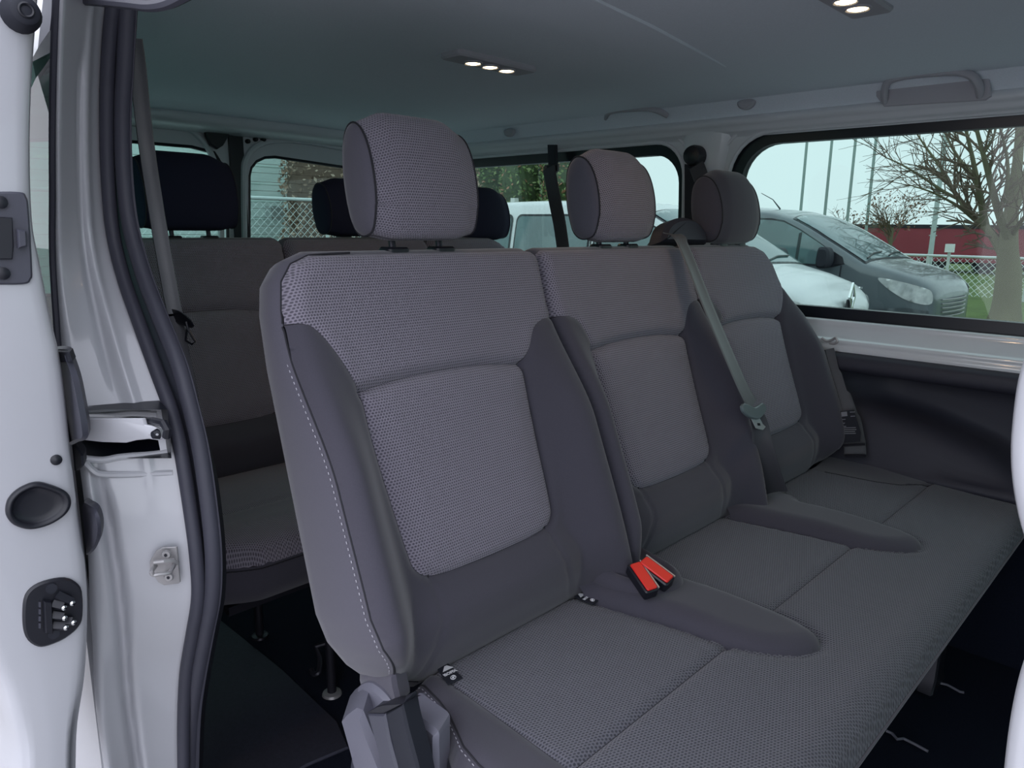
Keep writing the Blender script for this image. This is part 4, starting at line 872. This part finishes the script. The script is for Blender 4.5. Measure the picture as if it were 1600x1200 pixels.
# ------------------------------------------------------------------ outside, beyond the windows
def van(label, nose, yaw, paint, dark_lower, glassm, emblem):
    e = empty('van', label, 'van', 'vans parked beside each other outside', loc=(nose[0], nose[1], 0)); ca, sa = math.cos(yaw), math.sin(yaw)
    def Wd(P): P = np.asarray(P, float).reshape(-1, 3); return np.stack([nose[0]+P[:, 0]*ca-P[:, 1]*sa, nose[1]+P[:, 0]*sa+P[:, 1]*ca, P[:, 2]], 1)
    XT = [-5.05, -5.0, -4.8, -3.5, -2.6, -2.1, -1.75, -1.45, -1.1, -.80, -.45, -.20, -.08, -.02, 0]
    ZT = [1.70, 1.84, 1.92, 1.94, 1.93, 1.89, 1.80, 1.66, 1.46, 1.285, 1.20, 1.12, 1.04, .97, .90]
    WB = [.86, .92, .95, .965, .965, .96, .955, .95, .945, .93, .90, .84, .76, .68, .60]
    zt = lambda x: np.interp(x, XT, ZT); wb = lambda x: np.interp(x, XT, WB)
    def side(x, z):
        x, z = np.broadcast_arrays(np.asarray(x, float), np.asarray(z, float))
        y = wb(x)*(1-.155*np.clip((z-1.05)/.9, 0, 1)**1.35-.05*np.clip((.6-z)/.4, 0, 1)); return y
    def top(x, y):
        w_ = side(x, zt(x)-.07); a = np.clip(np.abs(y)/w_, 0, 1); return zt(x)-.03*a**2-.05*a**8
    xs = np.array(sorted(set(list(np.interp(np.linspace(0, len(XT)-1, 60), range(len(XT)), XT))))); rows = []
    for x in xs:
        z1 = float(zt(x))-.085; zz = np.linspace(.30, z1, 12); r = [(x, -float(side(x, z)), z) for z in zz]
        w1 = float(side(x, z1)); w2 = float(side(x, zt(x)-.07))
        for a in np.linspace(-1, 1, 21)[1:-1]:
            yy = a*w2; r.append((x, yy, float(top(x, yy))))
        r += [(x, float(side(x, z)), z) for z in zz[::-1]]; rows.append(Wd(r))
    loft('body_shell', rows, paint, e, caps=True)
    sfn = lambda o: (lambda q: Wd(np.stack([q[:, 0], -(side(q[:, 0], q[:, 1])+o), q[:, 1]], 1)))
    sfp = lambda o: (lambda q: Wd(np.stack([q[:, 0], (side(q[:, 0], q[:, 1])+o), q[:, 1]], 1)))
    win1 = [(-1.02, 1.24), (-1.10, 1.32), (-1.35, 1.47), (-1.62, 1.62), (-1.85, 1.72), (-2.02, 1.745), (-2.30, 1.75), (-2.36, 1.70), (-2.36, 1.26), (-2.3, 1.22), (-1.15, 1.20)]
    wins = [win1, rrect(-3.55, -2.46, 1.22, 1.74, .07, 4), rrect(-4.75, -3.65, 1.22, 1.74, .07, 4)]
    for fn_ in (sfn, sfp):
        for wv in wins:
            c = np.mean(wv, axis=0); big = c+(np.array(wv)-c)*V(1.045, 1.09)
            patch('window_rubber', big, fn_(.004), .08, FRIT, e); patch('side_window', np.array(wv, float), fn_(.009), .08, glassm, e)
    patch('window_bar', [(-1.62, 1.22), (-1.58, 1.22), (-1.58, 1.60), (-1.62, 1.58)], sfn(.012), .05, FRIT, e)
    # windscreen
    P = [(-.80, -.80), (-.80, .80), (-1.75, .74), (-1.80, .4), (-1.82, 0), (-1.80, -.4), (-1.75, -.74), (-1.3, -.785)]
    tf = lambda o: (lambda q: Wd(np.stack([q[:, 0]+o*.5, q[:, 1], top(q[:, 0], q[:, 1])+o], 1)))
    c = V(-1.28, 0); patch('windscreen_rubber', c+(np.array(P)-c)*V(1.06, 1.04), tf(.005), .06, FRIT, e); patch('windscreen', np.array(P), tf(.011), .06, glassm, e)
    for y0, y1 in ((-.7, -.05), (.0, .62)):
        mb = MB(); mb.tube(tf(.02)(np.array([(-.82, y0), (-.88, (y0+y1)/2), (-.90, y1)])), .010, 6); mb.build('wiper', BLACK, e)
    hl = mat('headlamp_lens_'+paint.name, (.75, .80, .82, 1), .10, .8, metal=.3, noise=(14, .7))
    for fn_ in (sfn, sfp):
        patch('headlamp', spline([(-.03, .80), (-.04, .93), (-.12, .985), (-.35, 1.045), (-.58, 1.075), (-.50, .98), (-.30, .85), (-.12, .79)], 3, True), fn_(.008), .03, hl, e)
        patch('bumper_lower', [(-.0, .32), (-.0, .70), (-.25, .74), (-.62, .70), (-.62, .32)], fn_(.006), .06, dark_lower, e)
        patch('door_gap', [(-1.02, .45), (-1.035, .45), (-1.035, 1.20), (-1.02, 1.20)], fn_(.005), .05, FRIT, e)
        patch('door_gap', [(-2.41, .45), (-2.425, .45), (-2.425, 1.74), (-2.41, 1.74)], fn_(.005), .05, FRIT, e)
        patch('side_repeater', [(-.74, .93), (-.74, .955), (-.83, .958), (-.83, .93)], fn_(.010), .03, CHROME, e)
        patch('sill_strip', [(-1.5, .32), (-1.5, .52), (-3.6, .52), (-3.6, .32)], fn_(.008), .1, dark_lower, e)
    for sgn in (-1, 1):
        for xw in (-.98, -4.05):
            w_ = float(side(xw, .4)); A, B = Wd([(xw, sgn*(w_-.24), .33), (xw, sgn*(w_+.012), .33)])
            mb = MB(); mb.tube([A, B-(B-A)*.15, B], [.33, .33, .30], 28); wl_ = mb.build('wheel', BLACKM, e, auto=30)
            mb = MB(); mb.tube([B, B+(B-A)*.03], [.20, .16], 24); mb.build('hub_cap', STEEL, wl_, auto=30)
            ar = Wd([(xw+.40*math.cos(t), sgn*(w_+.002), .33+.40*math.sin(t)) for t in np.linspace(-.15, math.pi+.15, 24)])
            mb = MB(); mb.tube(ar, .035, 8); mb.build('wheel_arch', dark_lower, e)
        mb = MB(); c = (-1.18, sgn*1.06, 1.30)
        pm = [(-1.13, 1.18), (-1.10, 1.28), (-1.13, 1.40), (-1.22, 1.42), (-1.26, 1.38), (-1.27, 1.20), (-1.22, 1.16)]
        mb.prism(Wd([(x, sgn*.96, z) for x, z in spline(pm, 3, True)]), (Wd([(0, sgn*.18, 0)])-Wd([(0, 0, 0)]))[0], .03); mb.build('door_mirror', BLACKM, e)
        patch('mirror_base', [(-1.0, 1.22), (-1.02, 1.30), (-1.20, 1.40), (-1.22, 1.2)], sfn(.014) if sgn < 0 else sfp(.014), .05, BLACK, e)
    # nose: grille, slats, plate area
    fx = lambda y, z, o=0: (0.012+o-.10*(abs(y)/.60)**3-.02*max(0, z-.8), y, z)
    def front(nm, pts, m, o=.012, th=.02, par=e):
        mb = MB(); mb.prism(Wd([fx(y, z, o) for y, z in pts]), (Wd([(th, 0, 0)])-Wd([(0, 0, 0)]))[0], .003); return mb.build(nm, m, par)
    gr = front('grille', [(-.42, .60), (.42, .60), (.50, .86), (-.50, .86)], BLACK, .005)
    for k in range(5):
        z = .63+k*.05; mb = MB(); mb.tube(Wd([fx(y, z, .04) for y in np.linspace(-.42-.01*k, .42+.01*k, 9)]), .009, 6); mb.build('grille_slat', STEEL, gr)
    front('bumper', [(-.55, .32), (.55, .32), (.58, .56), (-.58, .56)], dark_lower, .02, .03)
    if emblem:
        o = [(0, .86), (.075, 1.0), (0, 1.14), (-.075, 1.0)]; i_ = [(0, .90), (.045, 1.0), (0, 1.10), (-.045, 1.0)]; mb = MB()
        for k in range(4):
            a, b, c_, d = o[k], o[(k+1) % 4], i_[(k+1) % 4], i_[k]; mb.prism(Wd([fx(q[0], q[1], .025) for q in (a, b, c_, d)]), (Wd([(.02, 0, 0)])-Wd([(0, 0, 0)]))[0], .004)
        mb.build('diamond_emblem', CHROME, e)
        front('emblem_panel', [(-.11, .86), (.11, .86), (.07, .98), (-.07, .98)], BLACK, .012, .01)
    mb = MB(); mb.tube(Wd([(-2.2, -.3, 1.90), (-2.32, -.3, 2.03), (-2.5, -.3, 2.12)]), [.012, .006, .004], 6); mb.build('aerial', BLACK, e)
    return e
VG = mat('dark_vehicle_glass', (.10, .16, .17, 1), .05, .8, noise=(1.2, .6))
van('white van parked nearest outside with diamond emblem on its nose', (-2.62, 7.32), math.radians(0), mat('white_van_paint', (.66, .68, .69, 1), .25, .5, coat=.5), mat('white_van_plastic', (.05, .055, .06, 1), .5), VG, True)
van('dark grey van parked behind the white one', (-2.42, 10.3), math.radians(-2), mat('grey_van_paint', (.10, .12, .135, 1), .25, .5, coat=.6), mat('grey_van_plastic', (.055, .065, .075, 1), .45), VG, False)

# bare tree on the lawn
BARK = mat('tree_bark', (.17, .16, .10, 1), .95, noise=(1.2, .35)); TWIG = mat('twig_bark', (.16, .12, .09, 1), .9)
def grow(mb, p, d, L, r, dep, rnd, droop=0.0):
    n = 5; pts = [p]; dd = d
    for i in range(n):
        dd = _n(dd+rnd.normal(0, .10, 3)+V(0, 0, droop)); pts.append(pts[-1]+dd*L/n)
    mb[min(dep, 1)].tube(pts, np.linspace(r, r*.55, n+1), 6 if dep > 1 else 5)
    if dep == 0: return
    k = 3 if dep > 2 else 4
    for i in range(k):
        f = rnd.uniform(.35, 1.0); q = np.array(pts)[int(f*n)]; a = rnd.normal(0, 1, 3); a -= dd*(a@dd); a = _n(a)
        ang = rnd.uniform(.4, .85); grow(mb, q, _n(dd*math.cos(ang)+a*math.sin(ang)), L*rnd.uniform(.55, .8), r*.55*(1.2-f*.4), dep-1, rnd, droop)
def tree(label, trunk, rad, boughs, seed, dep, Lb):
    rnd = np.random.default_rng(seed); e = empty('tree', label, 'tree', loc=tuple(trunk[0])); tb = MB(); tb.tube(spline(trunk, 4), np.interp(np.linspace(0, 1, len(spline(trunk, 4))), np.linspace(0, 1, len(rad)), rad), 12); tb.build('trunk', BARK, e)
    for pts, r0 in boughs:
        bm = MB(); sp_ = spline(pts, 4); bm.tube(sp_, np.linspace(r0, r0*.3, len(sp_)), 8); bg = bm.build('branch', BARK, e); tw = MB()
        for i in range(2, len(sp_), 2):
            d = _n(sp_[i]-sp_[i-1])
            for _ in range(2):
                a = rnd.normal(0, 1, 3); a -= d*(a@d); a = _n(a); ang = rnd.uniform(.45, 1.0)
                grow([tw, tw], sp_[i], _n(d*math.cos(ang)+a*math.sin(ang)), Lb*rnd.uniform(.6, 1.1), r0*.28, dep, rnd)
        grow([tw, tw], sp_[-1], _n(sp_[-1]-sp_[-2]), Lb, r0*.28, dep, rnd)
        tw.build('twigs', TWIG, bg)
    return e
TY = 16.0
t_ = lambda px, py, dy=0: uy(px, py, TY+dy)
tree('large bare tree on the lawn seen through the right window', [t_(1566, 520)*V(1, 1, 0), t_(1572, 480), t_(1576, 430), t_(1575, 395), t_(1578, 350), t_(1584, 300), t_(1592, 230), t_(1596, 120)], [.30, .23, .20, .15, .11, .08, .05], [
    ([t_(1572, 405), t_(1556, 375, .2), t_(1538, 352, .4), t_(1520, 338, .5), t_(1500, 312, .6), t_(1484, 290, .8)], .10),
    ([t_(1540, 355, .4), t_(1534, 320, .2), t_(1526, 280, 0), t_(1518, 240, -.2), t_(1506, 190, -.4)], .075),
    ([t_(1578, 380), t_(1560, 330, -.5), t_(1548, 285, -.9), t_(1536, 240, -1.2), t_(1520, 180, -1.4)], .08),
    ([t_(1500, 312, .6), t_(1476, 300, .5), t_(1440, 276, .4), t_(1410, 258, .2), t_(1384, 246, 0)], .035),
    ([t_(1524, 345, .5), t_(1496, 322, .2), t_(1460, 302, -.2), t_(1424, 290, -.5)], .035),
    ([t_(1560, 330, -.5), t_(1572, 300, -.8), t_(1574, 250, -1.0), t_(1560, 190, -1.3)], .05),
    ([t_(1584, 330), t_(1598, 290, .4), t_(1612, 230, .6), t_(1630, 160, .8)], .08),
    ([t_(1484, 290, .8), t_(1470, 262, .9), t_(1448, 232, .9), t_(1430, 205, .8)], .04),
    ([t_(1526, 280), t_(1500, 250, .1), t_(1480, 215, .3), t_(1470, 180, .3)], .04),
    ([t_(1536, 240, -1.2), t_(1552, 215, -1.3), t_(1560, 180, -1.4)], .03),
    ([t_(1580, 370), t_(1600, 340, -.5), t_(1625, 320, -.8)], .05)], 3, 1, .85)
def foliage(mb, c, r, n, s, rnd):
    for _ in range(n):
        d = rnd.normal(0, 1, 3); d = _n(d); p = V(*c)+d*V(*r)*rnd.uniform(.55, 1.02); a = _n(rnd.normal(0, 1, 3)); b = _n(np.cross(a, rnd.normal(0, 1, 3)))
        q = s*rnd.uniform(.6, 1.3); mb.add([p-a*q, p+b*q*.5, p+a*q, p-b*q*.5], [(0, 1, 2, 3)])
def bush(name, label, cat, blobs, n, s, mats, seed, group=None):
    rnd = np.random.default_rng(seed); e = empty(name, label, cat, group, loc=(blobs[0][0][0], blobs[0][0][1], 0)); core = MB()
    for c, r in blobs:
        th = np.linspace(0, math.pi, 9); 
        core.tube([V(*c)+V(0, 0, -r[2]*.85*math.cos(t)) for t in th[1:-1]], [max(.02, .85*r[0]*math.sin(t)) for t in th[1:-1]], 14)
    core.build('foliage_mass', mats[0], e)
    for k, m in enumerate(mats[1:]):
        mb = MB()
        for c, r in blobs: foliage(mb, c, r, n[k], s, rnd)
        o = mb.build('leaves', m, e, False)
    return e
GREEN = mat('hedge_leaf', (.15, .23, .085, 1), .8, noise=(1.5, .6)); GREEN2 = mat('light_hedge_leaf', (.26, .33, .14, 1), .8); REDL = mat('red_creeper_leaf', (.40, .20, .13, 1), .8)
DKG = mat('deep_foliage', (.06, .09, .04, 1), .95); BRN = mat('brown_conifer', (.30, .20, .15, 1), .95); BRN2 = mat('brown_conifer_light', (.46, .34, .27, 1), .9); DKB = mat('brown_deep', (.13, .085, .065, 1), .95)
hedge = [(-27.2, -25.0), (-25.0, -22.8), (-22.8, -20.6), (-20.6, -18.4), (-18.4, -16.2)]
hw = ['leftmost of the five', 'second from the left of the five', 'in the middle of the five', 'second from the right of the five', 'rightmost of the five, reddest']
for k, (a, b) in enumerate(hedge):
    c = (a+b)/2; yb = 20.6+.2*(k % 2)
    bush('conifer', 'green conifer with reddish leaves behind the white van, %s' % hw[k], 'tree', [((c, yb, 1.5), (1.08, 1.05, 1.7)), ((c, yb, 3.2), (1.06, 1.0, 1.5)), ((c, yb, 4.6), (.95, .9, 1.4))], (1400, 1400, 800 if k == 4 else 420), .09, [DKG, GREEN, GREEN2, REDL], 20+k, 'green conifers behind the white van')
# rear: brown conifer, fence, pale building
for k, (x, y, h) in enumerate(((-12.6, 7.80, 3.6), (-12.9, 9.56, 3.9), (-13.0, 11.32, 3.8))):
    bush('conifer', 'withered brown conifer behind the wire fence, ' + ['nearest the pale building', 'middle one of three', 'hidden mostly by head restraints'][k], 'tree', [((x, y, 1.0), (.85, .85, 1.2)), ((x, y, 2.2), (.78, .78, 1.3)), ((x, y, h-.6), (.55, .55, .9))], (2600, 2600), .045, [DKB, BRN, BRN2], 40+k, 'brown conifers behind the wire fence')
def fence(label, A, B, h, step, rows_, rail_r, mesh=True, wire=.004, cell=.16):
    A, B = V(*A), V(*B); L = np.linalg.norm(B-A); d = (B-A)/L; e = empty('wire_fence', label, 'fence', loc=tuple(A)); up = V(0, 0, 1)
    mb = MB(); mb.tube([A+up*h, B+up*h], rail_r, 10); mb.build('top_rail', STEELW, e)
    for k in range(int(L/step)+1):
        mb = MB(); mb.tube([A+d*step*k, A+d*step*k+up*(h+.02)], rail_r*1.1, 10); mb.build('fence_post', STEELW, e)
    if mesh:
        mb = MB(); m = h-.1
        for k in np.arange(-m, L, cell):
            for sgn in (1, -1):
                s0, s1 = (k, k+m); z0, z1 = (.05, .05+m) if sgn > 0 else (.05+m, .05)
                if s0 < 0: z0 += sgn*(-s0); s0 = 0
                if s1 > L: z1 -= sgn*(s1-L); s1 = L
                if s1 > s0: mb.tube([A+d*s0+up*z0, A+d*s1+up*z1], wire, 3, False)
        mb.build('chain_link_mesh', STEELW, e, False)
    return e
STEELW = mat('galvanised_fence', (.62, .66, .66, 1), .5, .5, metal=.3)
fence('galvanised chain link fence crossing behind the rear doors', (-9.6, 1.0, 0), (-9.6, 11.5, 0), 1.96, 5.0, 1, .022, True, .0032, .11)
fence('low pipe rail fence with mesh around the far lawn', (-14.5, 21.5, 0), (4, 21.0, 0), 1.02, 2.2, 1, .035, True, .008, .16)
bb = MB(); bb.box((-22, -2, 0), (-14.5, 8.7, 5.5)); bd = empty('building', 'pale green corrugated building seen through the rear door window', 'building', loc=(-16, 3, 0))
m = mat('pale_green_cladding', (.62, .72, .70, 1), .6); bb.build('cladding_wall', m, bd, False)
mb = MB()
for z in np.arange(.3, 5.4, .35): mb.box((-14.5, -2, z), (-14.49, 8.7, z+.012))
mb.box((-14.5, 6.7, 0), (-14.42, 7.1, 5.5)); mb.build('cladding_joints', mat('cladding_joint', (.50, .62, .58, 1), .6), bd, False)
c = ux(423, 333, -14.3); mb = MB(); mb.box((c[0], c[1]-.12, c[2]-.14), (c[0]+.25, c[1]+.16, c[2]+.14)); mb.build('meter_box', mat('grey_box', (.35, .38, .38, 1), .6), bd, False)
# red trailer far off
tr = empty('trailer', 'long dark red trailer standing far off behind the lawn', 'trailer', loc=(-8, 34, 0))
A, B = uy(1340, 352, 34), uy(1700, 356, 34); zt_, zb_ = A[2], uy(1450, 408, 34)[2]
mb = MB(); mb.prism([V(A[0]-4, 34, zb_), V(B[0]+3, 34, zb_), V(B[0]+3, 34, zt_), V(A[0]-4, 34, zt_)], (0, 2.4, 0), .02); mb.build('trailer_body', mat('dark_red_paint', (.27, .035, .055, 1), .5, noise=(.7, .2)), tr)
mb = MB(); mb.prism([V(A[0]-4, 33.97, zt_-.10), V(B[0]+3, 33.97, zt_-.10), V(B[0]+3, 33.97, zt_+.05), V(A[0]-4, 33.97, zt_+.05)], (0, 2.5, 0)); mb.build('roof_edge', BLACKM, tr)
mb = MB(); mb.box((A[0]-3, 34.3, .35), (B[0]+2, 36, zb_)); mb.build('chassis', BLACKM, tr, False)
for x in np.linspace(A[0]-2, B[0]+2, 8):
    mb = MB(); mb.tube([(x, 34.15, .42), (x, 34.5, .42)], .42, 18); mb.build('wheel', BLACKM, tr, auto=30)
# masts
for k, (p0, p1, lab) in enumerate((((1265, 200), (1249, 352), 'leftmost'), ((1301, 195), (1287, 352), 'second from left'), ((1338, 190), (1323, 352), 'third from left'), ((1371, 190), (1354, 352), 'rightmost'))):
    b = uy(*p1, 27); mb = MB(); mb.tube([(b[0], 27, 0), (b[0], 27, 9.5)], [.055, .04], 10); o = mb.build('flagpole', mat('pole_steel_%d' % k, (.30, .38, .37, 1), .5))
    tag(o, 'plain grey flagpole against the sky, %s of the four' % lab, 'flagpole', 'flagpoles in a row')
b = uy(1452, 412, 24); mb = MB(); mb.tube([(b[0], 24, 0), (b[0], 24, 6.5)], [.075, .05], 8)
for z in np.arange(1.5, 6.4, .25): mb.box((b[0]-.1, 23.98, z), (b[0]+.1, 24.02, z+.03))
o = mb.build('lattice_mast', mat('mast_steel', (.45, .52, .52, 1), .6)); tag(o, 'pale lattice mast standing between the flagpoles and the bare tree', 'mast')
for (px, py, y, w_), lab in (((1484, 389, 20.6, .14), 'white lamp box on a post by the pipe rail fence'), ((804, 315, 19.2, .17), 'white lamp box on a post in front of the green conifers')):
    w_ *= .6; c = uy(px, py, y); e = empty('lamp_post', lab, 'lamp', loc=(c[0], c[1], 0)); mb = MB(); mb.tube([(c[0], c[1], 0), (c[0], c[1], c[2])], .035, 8); mb.build('post', STEELW, e)
    mb = MB(); mb.box((c[0]-w_, c[1]-.1, c[2]-.08), (c[0]+w_, c[1]+.1, c[2]+.12)); mb.build('lamp_box', mat('lamp_box_white', (.8, .82, .82, 1), .5), e, False)
# small leafy trees behind
RL = mat('dry_leaf', (.22, .12, .08, 1), .9)
for (px, py, y), h, lab in (((1395, 350, 26), 2.9, 'small brown-leaved tree behind the grey van, right of the flagpoles'), ((1318, 350, 30), 2.5, 'small faint bare tree between the flagpoles')):
    c = uy(px, py, y); rnd = np.random.default_rng(int(px)); e = empty('tree', lab, 'tree', loc=(c[0], c[1], 0)); tb = MB(); tb.tube([(c[0], c[1], 0), (c[0], c[1], h*.6)], [.08, .05], 8); tb.build('trunk', BARK, e); tw = MB()
    for k in range(9):
        a = rnd.uniform(0, 6.28); grow([tw, tw], V(c[0], c[1], h*rnd.uniform(.35, .6)), _n(V(math.cos(a)*.7, math.sin(a)*.7, rnd.uniform(.6, 1.4))), h*.32, .025, 2, rnd)
    tw.build('branches', TWIG, e); lv = MB(); foliage(lv, (c[0], c[1], h*.78), (h*.36, h*.3, h*.24), 420 if px > 1350 else 120, .05, rnd); lv.build('leaves', RL, e, False)
